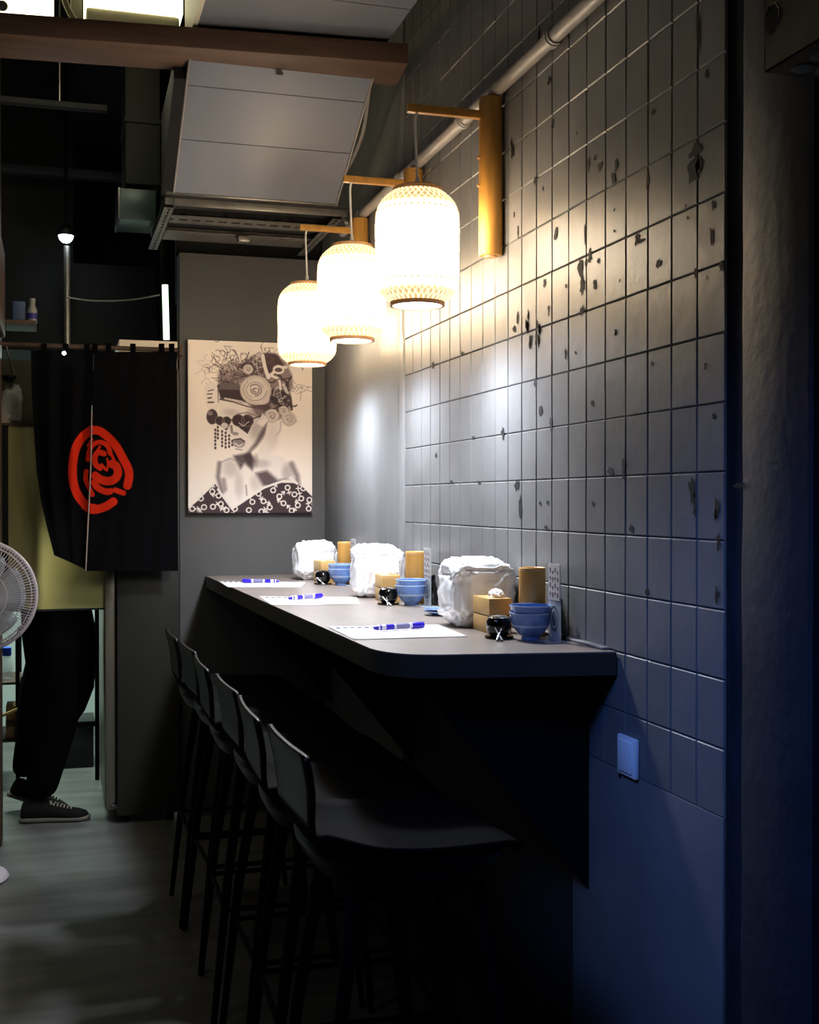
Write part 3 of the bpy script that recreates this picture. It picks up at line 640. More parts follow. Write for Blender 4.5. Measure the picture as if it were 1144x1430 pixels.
# ------------------------------------------------------------------ things on the counter
def bag_mesh(seed, size):
    bm = bmesh.new(); bmesh.ops.create_icosphere(bm, subdivisions=5, radius=1)
    for v in bm.verts:
        c = v.co.normalized(); e = 0.45
        p = Vector([math.copysign(abs(q_) ** e, q_) for q_ in c]); 
        p *= 0.94
        n1 = noise.noise(c * 2.2 + Vector((seed, 0, 0))) * 0.10; n2 = abs(noise.noise(c * 5 + Vector((seed, 4, 0)))) * 0.17; n3 = noise.noise(c * 13 + Vector((0, seed, 0))) * 0.035
        fold = 0.03 * math.sin(p.z * 9 + 5 * noise.noise(c * 2 + Vector((9, seed, 0))))
        p *= 1 + n1 - n2 + n3 + fold
        if p.z < -0.9: p.z = -0.9
        if p.z > 0.6: p.x *= 1 - 0.25 * (p.z - 0.6); p.z += 0.10 * p.y * (1 if seed % 2 else -1) * 0.5
        v.co = Vector((p.x * size[0] / 2, p.y * size[1] / 2, (p.z + 0.9) * size[2] / 1.85))
    mb = MB(); bm.verts.index_update(); mb.add([v.co for v in bm.verts], [[v.index for v in f.verts] for f in bm.faces]); bm.free(); return mb
def set_at(k, loc, tree, lab, rz=0.0):
    tree.location = loc; tree['label'] = lab; tree.rotation_euler.z = rz
WHO = ['nearest the counter end', 'in the middle place setting', 'nearest the grey far wall']
DY = [0, 0.985, 1.955]
Zc = CZ
# wooden two-tier box
def f_box():
    t = thing('wooden_box', 'x', 'box')
    MB().box((-0.03, -0.06, 0.0), (0.03, 0.06, 0.042), bev=0.0015).build('lower_tier', pinew, t)
    MB().box((-0.03, -0.06, 0.0445), (0.03, 0.06, 0.087), bev=0.0015).build('upper_tier', pinew, t)
    MB().box((-0.028, -0.058, 0.0415), (0.028, 0.058, 0.045)).build('seam', woodd, t)
    return t
def f_cup():
    t = thing('bamboo_cup', 'x', 'cup')
    MB().lathe([(0, 0), (0.031, 0), (0.033, 0.003), (0.033, 0.165), (0.0315, 0.167), (0.029, 0.165), (0.029, 0.02), (0, 0.018)], n=36).build('body', bamboo, t)
    MB().lathe([(0.0332, 0.158), (0.0336, 0.159), (0.0336, 0.1605), (0.0332, 0.1615)], n=36, caps=False).build('groove', bambr, t)
    return t
def f_bowl():
    t = thing('blue_bowl', 'x', 'bowl')
    def pr(z): return [(0.0, z + 0.002), (0.020, z), (0.022, z), (0.022, z + 0.008), (0.030, z + 0.014), (0.042, z + 0.030), (0.049, z + 0.050), (0.0515, z + 0.064), (0.0500, z + 0.064), (0.047, z + 0.050), (0.039, z + 0.030), (0.025, z + 0.018), (0, z + 0.014)]
    MB().lathe(pr(0), n=48).build('body', bowlm, t)
    MB().lathe([(0.0428, 0.031), (0.0456, 0.037), (0.0452, 0.0372)], n=48, caps=False).build('glaze_line', bowlw, t)
    MB().lathe([(0.0502, 0.0645), (0.0512, 0.0655), (0.0520, 0.0645), (0.0518, 0.062)], n=48, caps=False).build('rim', bowlw, t)
    return t
def f_jar():
    t = thing('condiment_jar', 'x', 'jar')
    MB().lathe([(0, 0), (0.034, 0), (0.036, 0.003), (0.034, 0.006), (0, 0.006)], n=36).build('saucer', lacq, t)
    MB().lathe([(0, 0.006), (0.020, 0.006), (0.028, 0.014), (0.0315, 0.028), (0.030, 0.042), (0.027, 0.047), (0, 0.047)], n=36).build('body', lacq, t)
    MB().lathe([(0.0275, 0.047), (0.0275, 0.050), (0.018, 0.055), (0, 0.057)], n=36, caps=False).build('lid', lacq, t)
    return t
def f_spoon():
    t = thing('small_tongs', 'x', 'tongs')
    MB().tube([(-0.004, 0.018, 0.028), (0.002, 0.0, 0.016), (0.010, -0.022, 0.003)], 0, 8, radii=[0.002, 0.0022, 0.0035]).build('arm', chrome, t)
    MB().tube([(0.010, 0.016, 0.026), (0.006, 0.0, 0.018), (-0.002, -0.024, 0.003)], 0, 8, radii=[0.002, 0.0022, 0.0035]).build('arm', chrome, t)
    return t
def f_stand():
    t = thing('acrylic_stand', 'x', 'sign')
    MB().box((-0.001, -0.035, 0.003), (0.001, 0.035, 0.184), bev=0.0005).build('upright', acry, t)
    MB().box((-0.030, -0.035, 0), (0.025, 0.035, 0.0028), bev=0.0008).build('foot', acry, t)
    MB().box((-0.0022, -0.033, 0.098), (-0.0012, 0.033, 0.182)).build('card', cardm, t)
    a = MB()
    for r_ in range(4):
        y_ = -0.026 + r_ * 0.0145
        for k in range(4):
            z_ = 0.106 + k * 0.018 + 0.004 * (r_ % 2); a.box((-0.0026, y_, z_), (-0.0022, y_ + 0.007, z_ + 0.010 - 0.003 * ((k + r_) % 2)))
    a.build('printed_characters', brown, t, smooth=False, kind='stuff')
    a = MB(); n = 28; 
    V = [(-0.0016, 0.024 * s_ * math.cos(2 * math.pi * j / n), 0.055 + 0.030 * s_ * math.sin(2 * math.pi * j / n)) for s_ in (1, 0.82) for j in range(n)]
    a.add(V, [(j, (j + 1) % n, n + (j + 1) % n, n + j) for j in range(n)])
    V = [(-0.0016, 0.012 * math.cos(2 * math.pi * j / n), 0.055 + 0.018 * math.sin(2 * math.pi * j / n)) for j in range(n)]
    a.add(V, [tuple(range(n))]); a.build('printed_oval', mat('print_grey', (70, 74, 92), .6), t, smooth=False, kind='stuff')
    return t
def f_bottle():
    t = thing('sauce_bottle', 'x', 'bottle')
    MB().lathe([(0, 0), (0.021, 0), (0.022, 0.004), (0.019, 0.04), (0.010, 0.075), (0.007, 0.082)], n=28).build('body', lacq, t)
    MB().lathe([(0.008, 0.080), (0.009, 0.083), (0.009, 0.094), (0.006, 0.097), (0, 0.097)], n=24).build('cap', blackpl, t)
    return t
def f_tissue():
    mb = MB(); bm = bmesh.new(); bmesh.ops.create_icosphere(bm, subdivisions=3, radius=1)
    for v in bm.verts:
        c = v.co.copy(); k = 1 + 0.25 * noise.noise(c * 2.5) + 0.1 * noise.noise(c * 7); z = max(c.z, -0.3) + 0.3
        v.co = Vector((c.x * 0.020 * k, c.y * 0.026 * k, z * 0.016 * k))
    bm.verts.index_update(); mb.add([v.co for v in bm.verts], [[v.index for v in f.verts] for f in bm.faces]); bm.free()
    o = mb.build('folded_napkin', paperm); o['category'] = 'napkin'; return o
makers = [(f_box, (1.071, 2.856), 'two-tier light wooden box {}', 'wooden boxes on the counter'),
          (f_cup, (1.134, 2.742), 'tall bamboo cup {}', 'bamboo cups on the counter'),
          (f_bowl, (1.093, 2.652), 'lower blue bowl of the stack {}', 'blue bowls'),
          (f_jar, (1.031, 2.702), 'small lidded black condiment jar {}', 'black jars'),
          (f_spoon, (1.008, 2.652), 'pair of little silver tongs {}', 'little tongs'),
          (f_stand, (1.128, 2.590), 'clear acrylic stand with printed card {}', 'acrylic stands'),
          (f_bottle, (1.160, 2.640), 'small black tapered sauce bottle {}', 'sauce bottles')]
for f, (x, y), lab, grp in makers:
    p_ = f()
    for k in range(3):
        o = p_ if k == 0 else copy_tree(p_)
        o.location = (x - (0.003 if k else 0), y + DY[k], Zc + 0.0004); o['label'] = lab.format(WHO[k]); o['group'] = grp
        if f is f_spoon: o.rotation_euler.z = (-0.3, 0.1, 0.2)[k]
        if f is f_box: o.rotation_euler.z = (0.0, -0.06, 0.05)[k]
    if f is f_bowl:
        for k in range(3):
            o = copy_tree(p_); o.location = (x + 0.001 - (0.003 if k else 0), y + DY[k], Zc + 0.0178); o['label'] = 'upper blue bowl nested in the stack ' + WHO[k]; o['group'] = grp
nap = f_tissue(); OFF[nap.name] = Vector((0, 0, 0))
for k in range(3):
    o = nap if k == 0 else nap.copy()
    if k: C.objects.link(o)
    o.location = (1.078, 2.84 + DY[k], Zc + 0.0874); o['label'] = 'crumpled white napkin on the wooden box ' + WHO[k]; o['group'] = 'napkins on the wooden boxes'
for k, (x, y, sz, sd) in enumerate([(1.084, 3.012, (0.205, 0.165, 0.180), 3), (1.078, 4.01, (0.19, 0.17, 0.180), 5), (1.065, 4.98, (0.19, 0.15, 0.165), 8)]):
    o = bag_mesh(sd, sz).build('plastic_bag', bagm, ang=180, sub=0)
    o.location = (x, y, Zc + 0.0004); single(o, 'bulging white plastic bag standing behind the wooden box ' + WHO[k], 'bag', 'white plastic bags on the counter')
# blue saucers
sau = thing('blue_saucer', 'upper blue saucer in the pair behind the nearest plastic bag', 'saucer', group='blue saucers')
MB().lathe([(0, 0.001), (0.022, 0), (0.024, 0.003), (0.046, 0.010), (0.046, 0.0115), (0.022, 0.006), (0, 0.005)], n=40).build('dish', bowlm, sau)
MB().lathe([(0.045, 0.0115), (0.0465, 0.012), (0.047, 0.0105)], n=40, caps=False).build('rim', bowlw, sau)
s2 = copy_tree(sau); p_ = Pz(628, 857, CZ)
s2.location = (1.075, 3.30, CZ + 0.0004); sau.location = (1.075, 3.30, CZ + 0.0080); s2['label'] = 'lower blue saucer in the pair behind the nearest plastic bag'
# paper mats with printed dashes and blue pens
def mat_sheet(A_, B_, C_, D_, lab):
    pts = [Pz(*q_, CZ) for q_ in (A_, B_, C_, D_)]; a = MB()
    ctr = sum(pts, Vector()) / 4
    t = thing('paper_sheet', lab, 'paper', (ctr.x, ctr.y, CZ), 'paper sheets on the counter')
    n = 10; V = []
    for i in range(n + 1):
        for j in range(n + 1):
            p = (pts[0] * (1 - i / n) + pts[1] * (i / n)) * (1 - j / n) + (pts[3] * (1 - i / n) + pts[2] * (i / n)) * (j / n)
            V.append((p.x, p.y, CZ + 0.0012 + 0.0008 * noise.noise(Vector((p.x * 9, p.y * 9, 0)))))
    F = [(i * (n + 1) + j, i * (n + 1) + j + 1, (i + 1) * (n + 1) + j + 1, (i + 1) * (n + 1) + j) for i in range(n) for j in range(n)]
    a.add(V, F); a.build('sheet', paperm, t, recalc=False, solid=0.0003)
    return t, pts
sheets = [((458, 875.5), (494, 893.5), (654, 889), (612, 872.5), 'white order sheet nearest the rounded counter corner'), ((362, 833), (379, 845), (503, 844), (498, 834), 'white order sheet in the middle of the counter'), ((305, 811.5), (318, 820), (420, 820), (428, 813), 'white order sheet at the far end of the counter')]
for k, (a_, b_, c_, d_, lab) in enumerate(sheets):
    t, pts = mat_sheet(a_, b_, c_, d_, lab)
    ua = (pts[3] - pts[0]); va = (pts[1] - pts[0]); a = MB()
    for i in range(6):
        p = pts[0] + ua * (0.045 + i * 0.062) + va * 0.10; q_ = p + ua * 0.036; r_ = va * (0.085 if i != 4 else 0.11)
        z_ = Vector((0, 0, 0.0026)); a.add([p + z_, q_ + z_, q_ + r_ + z_, p + r_ + z_], [(0, 1, 2, 3)])
    a.build('printed_words', inkdk, t, smooth=False, kind='stuff', recalc=False)
def make_pen():
    t = thing('marker_pen', 'x', 'pen')
    Rx = Matrix.Rotation(math.radians(90), 4, 'Y')
    MB().lathe([(0, -0.070), (0.006, -0.070), (0.0072, -0.066), (0.0072, 0.035)], n=20, M=Rx).build('barrel', penwh, t)
    MB().lathe([(0.0074, 0.034), (0.0085, 0.036), (0.0082, 0.070), (0.0060, 0.072), (0, 0.072)], n=20, M=Rx).build('cap', penbl, t)
    MB().lathe([(0, -0.078), (0.004, -0.078), (0.0065, -0.069), (0.0073, -0.062), (0.0073, -0.058)], n=20, M=Rx).build('end_plug', penbl, t)
    MB().lathe([(0.0073, -0.045), (0.0074, -0.044), (0.0074, -0.022), (0.0073, -0.021)], n=20, M=Rx, caps=False).build('printed_band', penbl, t)
    MB().lathe([(0.0073, -0.014), (0.0074, -0.013), (0.0074, 0.024), (0.0073, 0.025)], n=20, M=Rx, caps=False).build('grey_band', mat('grey_print', (120, 116, 160), .5), t)
    return t
proto = make_pen()
for k, (a_, b_, lab) in enumerate([((526, 882.5), (591, 878), 'blue and white marker pen lying on the nearest order sheet'), ((408, 838.5), (447, 836.5), 'blue and white marker pen lying on the middle order sheet'), ((334, 814.5), (392, 815), 'blue and white marker pen lying on the farthest order sheet')]):
    o = proto if k == 0 else copy_tree(proto); a_ = Pz(*a_, CZ); b_ = Pz(*b_, CZ); c_ = (a_ + b_) / 2; d = b_ - a_
    o.location = (c_.x, c_.y, CZ + 0.0108); an = math.atan2(d.y, d.x); o.rotation_euler.z = an + (math.pi if k == 2 else 0) + (0.25 if k == 1 else 0); o['label'] = lab; o['group'] = 'marker pens on the sheets'
# ------------------------------------------------------------------ doorway curtain
CYc = 5.22
t = thing('doorway_curtain', 'black split doorway curtain with a red emblem across its slit', 'curtain', (0.22, CYc, 1.1))
def edge(tab, py):
    for (y0, x0), (y1, x1) in zip(tab, tab[1:]):
        if y0 <= py <= y1: return x0 + (x1 - x0) * (py - y0) / (y1 - y0)
    return tab[-1][1] if py > tab[-1][0] else tab[0][1]
Lf = [(480, 44), (540, 45), (600, 48), (660, 52), (700, 58), (740, 67), (775, 76), (800, 80)]
SL = [(480, 132), (575, 128.5), (640, 127.5), (700, 124.5), (760, 121.5), (797, 119.5)]
Rt = [(480, 247), (797, 248)]
RED = (206, 44, 22); BK = (11, 11, 13)
def emblem(px, py):
    X = px / 0.2797; Y = (py - 440) / 0.2797; A = Paint(X, Y, BK); ln = lambda p, w: A.line(smooth_path(p, 4), w * 1.16, RED, 1, 3)
    ln([(462, 572), (420, 600), (385, 650), (368, 710), (362, 780), (368, 840), (385, 890), (408, 925), (440, 955)], 38)
    ln([(455, 572), (500, 578), (545, 612), (585, 660), (615, 715), (640, 765), (645, 805), (636, 850)], 36)
    ln([(425, 950), (460, 970), (520, 958), (566, 930)], 36); A.ell(468, 965, 26, 24, RED)
    ln([(575, 872), (617, 887)], 22)
    ln([(440, 720), (448, 672), (475, 640), (510, 634), (540, 655), (552, 690)], 20)
    ln([(520, 690), (492, 684), (474, 706), (478, 742), (500, 762)], 24)
    ln([(476, 800), (500, 818), (540, 828), (575, 815), (590, 785), (580, 752), (560, 742)], 36)
    ln([(470, 835), (490, 862), (530, 880), (550, 878)], 28); ln([(432, 778), (428, 815), (440, 850), (462, 895)], 20)
    ln([(500, 655), (470, 700)], 10); ln([(560, 700), (575, 735)], 12); ln([(536, 716), (540, 745), (534, 775)], 9); ln([(508, 745), (528, 768)], 12); ln([(460, 620), (440, 650)], 12)
    return A.I
clothm = print_mat('curtain_cloth', 0.92); clothm.node_tree.nodes['Principled BSDF'].inputs['Specular IOR Level'].default_value = 0.05
for name, lo, hi, bot, sd in (('left_panel', Lf, SL, lambda s_: 775 + 20 * s_, 1), ('right_panel', SL, Rt, lambda s_: 797.0, 2)):
    nu, nv = 170, 330; uu, vv = np.meshgrid(np.linspace(0, 1, nu), np.linspace(0, 1, nv), indexing='ij'); uu = uu.ravel(); vv = vv.ravel()
    top = 491 if sd == 2 else 489
    pys = top + vv * (np.array([bot(a_) for a_ in uu]) - top)
    lo_ = np.array([edge(lo, p) for p in np.linspace(480, 800, 400)]); hi_ = np.array([edge(hi, p) for p in np.linspace(480, 800, 400)])
    g_ = np.linspace(480, 800, 400)
    pxs = np.interp(pys, g_, lo_) * (1 - uu) + np.interp(pys, g_, hi_) * uu + (0.6 if sd == 2 else -0.6)
    l = (pxs - 572) / FPX; m = (700 - pys) / FPX; dx = st_ + ct * l; dy = ct - st_ * l; T = CYc / dy
    X = dx * T; Z = 1.4 + m * T
    amp = 0.010 if sd == 1 else 0.003
    Y = CYc + amp * np.sin(uu * (16 if sd == 1 else 9) + vv * 1.3) * (0.5 + 0.5 * np.sin(vv * 3 + 0.3)) + 0.0015 * np.sin(uu * 31 + vv * 5)
    grid_mesh(name, np.stack([X, Y, Z], 1), nu, nv, emblem(pxs, pys), clothm, t)
pp = [Py(edge(SL, y_), y_, CYc - 0.012) for y_ in (574, 610, 650, 700, 750, 797)]
MB().tube(pp, 0.0028, 6).build('slit_piping', mat('pale_piping', (170, 150, 140), .7), t)
for px_ in (62, 92, 122, 133, 152, 186, 226, 240):
    P_ = Py(px_, 489, CYc); a = MB(); w = 0.022
    a.box((P_.x - w / 2, CYc - 0.016, P_.z - 0.012), (P_.x + w / 2, CYc - 0.013, P_.z + 0.026)); a.box((P_.x - w / 2, CYc + 0.011, P_.z - 0.012), (P_.x + w / 2, CYc + 0.014, P_.z + 0.026)); a.box((P_.x - w / 2, CYc - 0.016, P_.z + 0.024), (P_.x + w / 2, CYc + 0.014, P_.z + 0.027))
    a.build('hanging_loop', fabricb, t, smooth=False)
P_ = Py(140, 489, CYc)
t = thing('curtain_rod', 'dark brown wooden rod carrying the black curtain', 'rod', (0.2, CYc, P_.z + 0.012))
MB().tube([(-0.30, CYc - 0.001, P_.z + 0.012), (0.534, CYc - 0.001, P_.z + 0.012)], 0.0095, 12).build('pole', woodd, t)
MB().box((0.518, CYc - 0.02, P_.z - 0.012), (0.536, FY + 0.01, P_.z + 0.035), bev=0.003).build('bracket', woodd, t)
# ------------------------------------------------------------------ fridge with box on top
t = thing('tall_fridge', 'tall dark olive fridge behind the black curtain, pale door edge facing left', 'fridge', (0.39, 5.65, 0))
MB().box((0.262, 5.31, 0.035), (0.530, 6.02, 1.98), bev=0.006).build('body', fridgem, t)
MB().box((0.212, 5.33, 0.06), (0.256, 6.00, 1.26), bev=0.008).build('door', fridged, t)
MB().box((0.212, 5.33, 1.275), (0.256, 6.00, 1.97), bev=0.008).build('door', fridged, t)
MB().box((0.2555, 5.345, 0.08), (0.2625, 5.985, 1.96)).build('door_gasket', black, t)
MB().lathe([(0.009, 0), (0.009, 0.006), (0, 0.008)], (0.246, 5.328, 0.085), 12, Matrix.Rotation(math.radians(90), 4, 'X')).build('hinge_pin', chrome, t)
for y_ in (5.36, 5.96):
    for x_ in (0.30, 0.49): MB().tube([(x_, y_, 0), (x_, y_, 0.04)], 0.018, 12).build('foot', black, t)
P_ = Py(205, 488, 5.36)
o = MB().box((0.275, 5.34, 1.9805), (0.525, 5.70, 2.105), bev=0.004).build('storage_box', mat('pale_box', (236, 220, 204), .6)); single(o, 'pale beige box lying on top of the fridge behind the curtain rod', 'box')
# ------------------------------------------------------------------ brass coloured hatch board
a = Py(12, 594, 5.36); b_ = Py(152, 848, 5.36)
t = thing('hatch_board', 'tall brass-coloured metal board hanging behind the black curtain', 'board', (a.x, 5.36, b_.z))
MB().box((a.x, 5.352, b_.z), (b_.x - 0.008, 5.366, a.z), bev=0.001).build('sheet', goldp, t)
MB().box((b_.x - 0.0085, 5.350, b_.z), (b_.x, 5.368, a.z)).build('side_trim', mat('pinkish_trim', (190, 150, 130), .5), t)
MB().box((a.x - 0.02, 5.345, a.z), (b_.x, 5.372, a.z + 0.010)).build('top_trim', woodd, t)
MB().box((a.x, 5.350, b_.z - 0.008), (b_.x, 5.368, b_.z)).build('bottom_trim', black, t)
MB().box((-0.60, 5.353, b_.z), (a.x - 0.0005, 5.365, a.z)).build('added_black_sheet', black, t)  # added black sheet, hides the lit back wall left of the board
# shelf that the board hangs from, with a bag and tools
t = thing('kitchen_shelf', 'dark kitchen shelf above the brass board at the left edge', 'shelf', (-0.3, 5.45, a.z + 0.01))
MB().box((-0.75, 5.373, a.z - 0.01), (0.20, 5.49, a.z + 0.012), bev=0.002).build('plank', woodd, t)
MB().box((-0.75, 5.4905, a.z - 0.01), (0.10, 5.505, 2.02), bev=0.002).build('back_board', olive, t)
MB().box((-0.75, 5.38, 2.16), (-0.07, 5.615, 2.178), bev=0.002).build('plank', woodd, t)
MB().box((-0.18, 5.37, a.z + 0.012), (-0.165, 5.60, 2.16)).build('divider', woodd, t) if False else None
zs = a.z + 0.0125
o = bag_mesh(11, (0.085, 0.06, 0.17)).build('plastic_bag', mat('milky_film', (200, 206, 204), .25, bump=.5, bscale=30), ang=180); p_ = Py(18, 560, 5.45); o.location = (p_.x, 5.445, zs + 0.0004)
single(o, 'small milky plastic bag on the kitchen shelf at the left edge', 'bag')
t = thing('hanging_ladle', 'black ladle with bright handle hanging at the left edge above the shelf', 'ladle', (Py(13, 500, 5.42).x, 5.42, 1.95))
P1, P2_ = Py(9, 480, 5.40), Py(18, 522, 5.40)
MB().tube([P1, (P1 + P2_) / 2, P2_], 0.004, 8).build('handle', chrome, t)
pc = Py(13, 528, 5.41); MB().lathe([(0.0, -0.022), (0.018, -0.018), (0.030, 0.0), (0.031, 0.01), (0.029, 0.01), (0.026, 0.0), (0, -0.015)], pc, 24).build('bowl', lacq, t)
MB().tube([P1 + Vector((0, 0, 0)), P1 + Vector((0, 0, 0.03)), Vector((P1.x, 5.40, 2.16))], 0.0015, 6).build('hook_wire', blackmt, t)
p_ = Py(6, 575, 5.43)
o = MB().prism([(-0.36, zs), (-0.178, zs), (-0.205, zs + 0.075), (-0.225, zs + 0.135), (-0.36, zs + 0.135)], 1, 5.40, 5.47).build('white_carton', mat('white_card', (206, 196, 186), .7), smooth=False); single(o, 'white slanted carton on the kitchen shelf at the left edge', 'carton')
p1, p2_ = Py(19, 447, 5.5), Py(36, 425, 5.5)
o = MB().box((p1.x, 5.46, 2.1785), (p2_.x, 5.54, 2.1785 + (p2_.z - p1.z) + 0.02), bev=0.003).build('blue_tin', mat('dull_blue', (64, 82, 120), .5)); single(o, 'dull blue tin on the upper kitchen shelf at the left', 'tin')
t = thing('spice_bottle', 'little white bottle with blue band on the upper kitchen shelf', 'bottle', (Py(46, 460, 5.5).x, 5.5, 2.1785))
cx_ = Py(46, 460, 5.5).x
MB().lathe([(0, 2.1785), (0.018, 2.1785), (0.02, 2.185), (0.02, 2.24), (0.012, 2.26), (0.012, 2.275)], (cx_, 5.5, 0), 20).build('body', mat('frosted', (150, 150, 145), .4), t)
MB().lathe([(0.0205, 2.20), (0.0206, 2.2), (0.0206, 2.225), (0.0205, 2.225)], (cx_, 5.5, 0), 20, caps=False).build('label_band', mat('blue_band', (50, 50, 140), .5), t)
MB().lathe([(0.013, 2.272), (0.013, 2.29), (0, 2.292)], (cx_, 5.5, 0), 20).build('cap', mat('frosted', (150, 150, 145), .4), t)
# posts at left edge
o = MB().box((-0.38, 5.10, 0.0), (-0.205, 5.24, 3.62), bev=0.004).build('wooden_post', woodd); single(o, 'dark brown wooden post at the left edge of the doorway', 'post')
o = MB().box((-0.40, 3.9, 2.06), (-0.185, 5.095, 2.40), bev=0.006).build('wooden_lintel', woodd); single(o, 'brown wooden lintel running back along the upper left edge', 'beam')
# low storage rack behind
t = thing('storage_rack', 'low dark storage rack on the kitchen floor at the left edge', 'rack', (-0.3, 6.3, 0))
for z_ in (0.24, 0.52): MB().box((-0.62, 6.12, z_ - 0.012), (-0.16, 6.50, z_), bev=0.002).build('shelf_board', woodd, t)
for x_ in (-0.61, -0.17):
    for y_ in (6.13, 6.49): MB().box((x_ - 0.01, y_ - 0.01, 0), (x_ + 0.01, y_ + 0.01, 0.75)).build('post', blackmt, t)
p1, p2_ = Py(8, 1013, 6.2), Py(24, 962, 6.2)
t = thing('cardboard_box', 'small brown cardboard box on the low storage rack', 'box', (p1.x, 6.2, 0.2405))
MB().box((p1.x, 6.14, 0.2405), (p2_.x, 6.30, 0.40), bev=0.002).build('carton', cardb, t); MB().box((p1.x - .001, 6.139, 0.30), (p2_.x + .001, 6.1395, 0.335)).build('tape', woodd, t)
t = thing('water_bottle', 'clear bottle with bright blue cap on the low rack', 'bottle', (Py(9, 900, 6.25).x, 6.25, 0.5205)); c = Py(9, 900, 6.25)
MB().lathe([(0, 0.5205), (0.03, 0.5205), (0.032, 0.53), (0.032, 0.60), (0.014, 0.64)], (c.x, 6.25, 0), 20).build('body', acry, t); MB().lathe([(0.02, 0.635), (0.022, 0.64), (0.022, 0.675), (0, 0.68)], (c.x, 6.25, 0), 20).build('cap', mat('bright_blue', (30, 80, 220), .4), t)
o = MB().tube([(-0.45, 6.30, 0.2490), Py(29, 988, 6.0)], 0.008, 8).build('wooden_stick', pinew); single(o, 'pale wooden stick poking out of the low rack', 'stick')
o = MB().tube([Vector((Py(135, 1085, 6.2).x, 6.2, 0)), Vector((Py(135, 1085, 6.2).x, 6.2, 2.2))], 0.011, 8).build('support_pole', blackmt); single(o, 'thin black upright pole between the person and the fridge', 'pole')
t = thing('dark_crate', 'dark plastic crate on the kitchen floor behind the person', 'crate', (0.12, 6.6, 0))
MB().box((0.02, 6.5, 0), (0.20, 6.75, 0.24), bev=0.008).build('body', mat('dark_crate', (34, 36, 36), .6), t); MB().box((0.012, 6.49, 0.215), (0.208, 6.76, 0.245), bev=0.004).build('rim', blackpl, t)
t = thing('exhaust_hood', 'black exhaust hood over the kitchen behind the curtain', 'hood', (-0.1, 6.4, 2.13))
MB().box((-0.9, 6.05, 2.13), (0.50, 6.9, 2.145)).build('underside', black, t, smooth=False); MB().prism([(6.05, 2.145), (6.9, 2.145), (6.7, 2.6), (6.25, 2.6)], 0, -0.9, 0.5).build('canopy', black, t, smooth=False); MB().box((-0.4, 6.3, 2.6), (0.1, 6.65, 3.62)).build('chimney', black, t, smooth=False)
# ------------------------------------------------------------------ hanging things high on the left
glow = mat('fluorescent_glow', (255, 250, 226), 0.5, emit=(255, 246, 200), estr=2.4)
hous = mat('cream_housing', (196, 190, 160), 0.5)
t = thing('ceiling_light', 'large cream box light glowing above the brown beam, left of the grey panel', 'lamp', (0.3, 4.35, 3.05))
Y_ = 4.30
A0, A1 = Py(122, 44, Y_), Py(252, 44, Y_ + 0.0)
za = Py(190, 18, Y_).z
MB().box((A0.x, Y_, Py(190, 46, Y_).z), (A1.x, Y_ + 0.30, za), bev=0.01).build('housing', hous, t)
MB().box((A0.x - 0.002, Y_ - 0.012, za), (A1.x + 0.012, Y_ + 0.30, za + 0.22), bev=0.01).build('diffuser', glow, t)
MB().box((Py(190, 50, Y_ - 0.03).x, Y_ + 0.02, Py(190, 51, Y_).z), (Py(246, 50, Y_).x, Y_ + 0.10, Py(190, 48, Y_).z)).build('lower_slot', glow, t)
MB().box((A0.x - 0.05, Y_ + 0.05, Py(190, 50, Y_).z), (A0.x - 0.012, Y_ + 0.28, 3.62)).build('hanger_plate', olive, t)
lamp('box_light', 'AREA', (0.28, Y_ + 0.1, 2.99), (0.05, Y_ + 0.9, 0), 1.0, (1.0, 0.95, 0.68), shape='RECTANGLE', size=0.3, size_y=0.15)
t = thing('ceiling_light', 'stepped white light box glowing in the top left corner', 'lamp', (-0.15, 4.3, 3.1))
B0 = Py(-60, 38, Y_); B1 = Py(38, 38, Y_); B2_ = Py(77, 19, Y_)
MB().box((B0.x, Y_, B1.z), (B1.x, Y_ + 0.25, B1.z + 0.13), bev=0.004).build('diffuser', glow, t)
MB().box((B1.x - 0.02, Y_ + 0.005, B2_.z), (B2_.x, Y_ + 0.25, B2_.z + 0.11), bev=0.004).build('diffuser', glow, t)
MB().box((B0.x, Y_ - 0.003, B1.z - 0.006), (B1.x, Y_ + 0.25, B1.z + 0.006)).build('lower_lip', mat('warm_lip', (226, 170, 110), .5), t)
MB().lathe([(0.0, 0), (0.018, 0), (0.020, -0.004), (0.012, -0.004)], Py(5, 10, Y_ - 0.002), 20, Matrix.Rotation(math.radians(90), 4, 'X')).build('fixing_ring', steel, t)
lamp('corner_box_light', 'AREA', (-0.2, Y_ + 0.12, 3.0), (-0.2, Y_ + 0.9, 0), 1.0, (1.0, 0.95, 0.72), shape='RECTANGLE', size=0.3, size_y=0.15)
pp = [Py(86, -30, 4.2), Py(92, 2, 4.2), Py(102, 24, 4.2), Py(113, 38, 4.2), Py(128, 47, 4.2), Py(150, 52, 4.25)]
single(MB().tube(smooth_path(pp), 0.011, 10).build('white_cable_hose', mat('cream_hose', (200, 194, 150), .5, emit=None)), 'cream cable hose curving down beside the box light above the beam', 'cable')
o = MB().box((Py(266, 30, 4.3).x - 0.004, 4.0, 2.97), (Py(266, 30, 4.3).x + 0.004, 4.5, 3.40)).build('fascia_strip', mat('pale_fascia', (214, 208, 176), .5)) if False else None
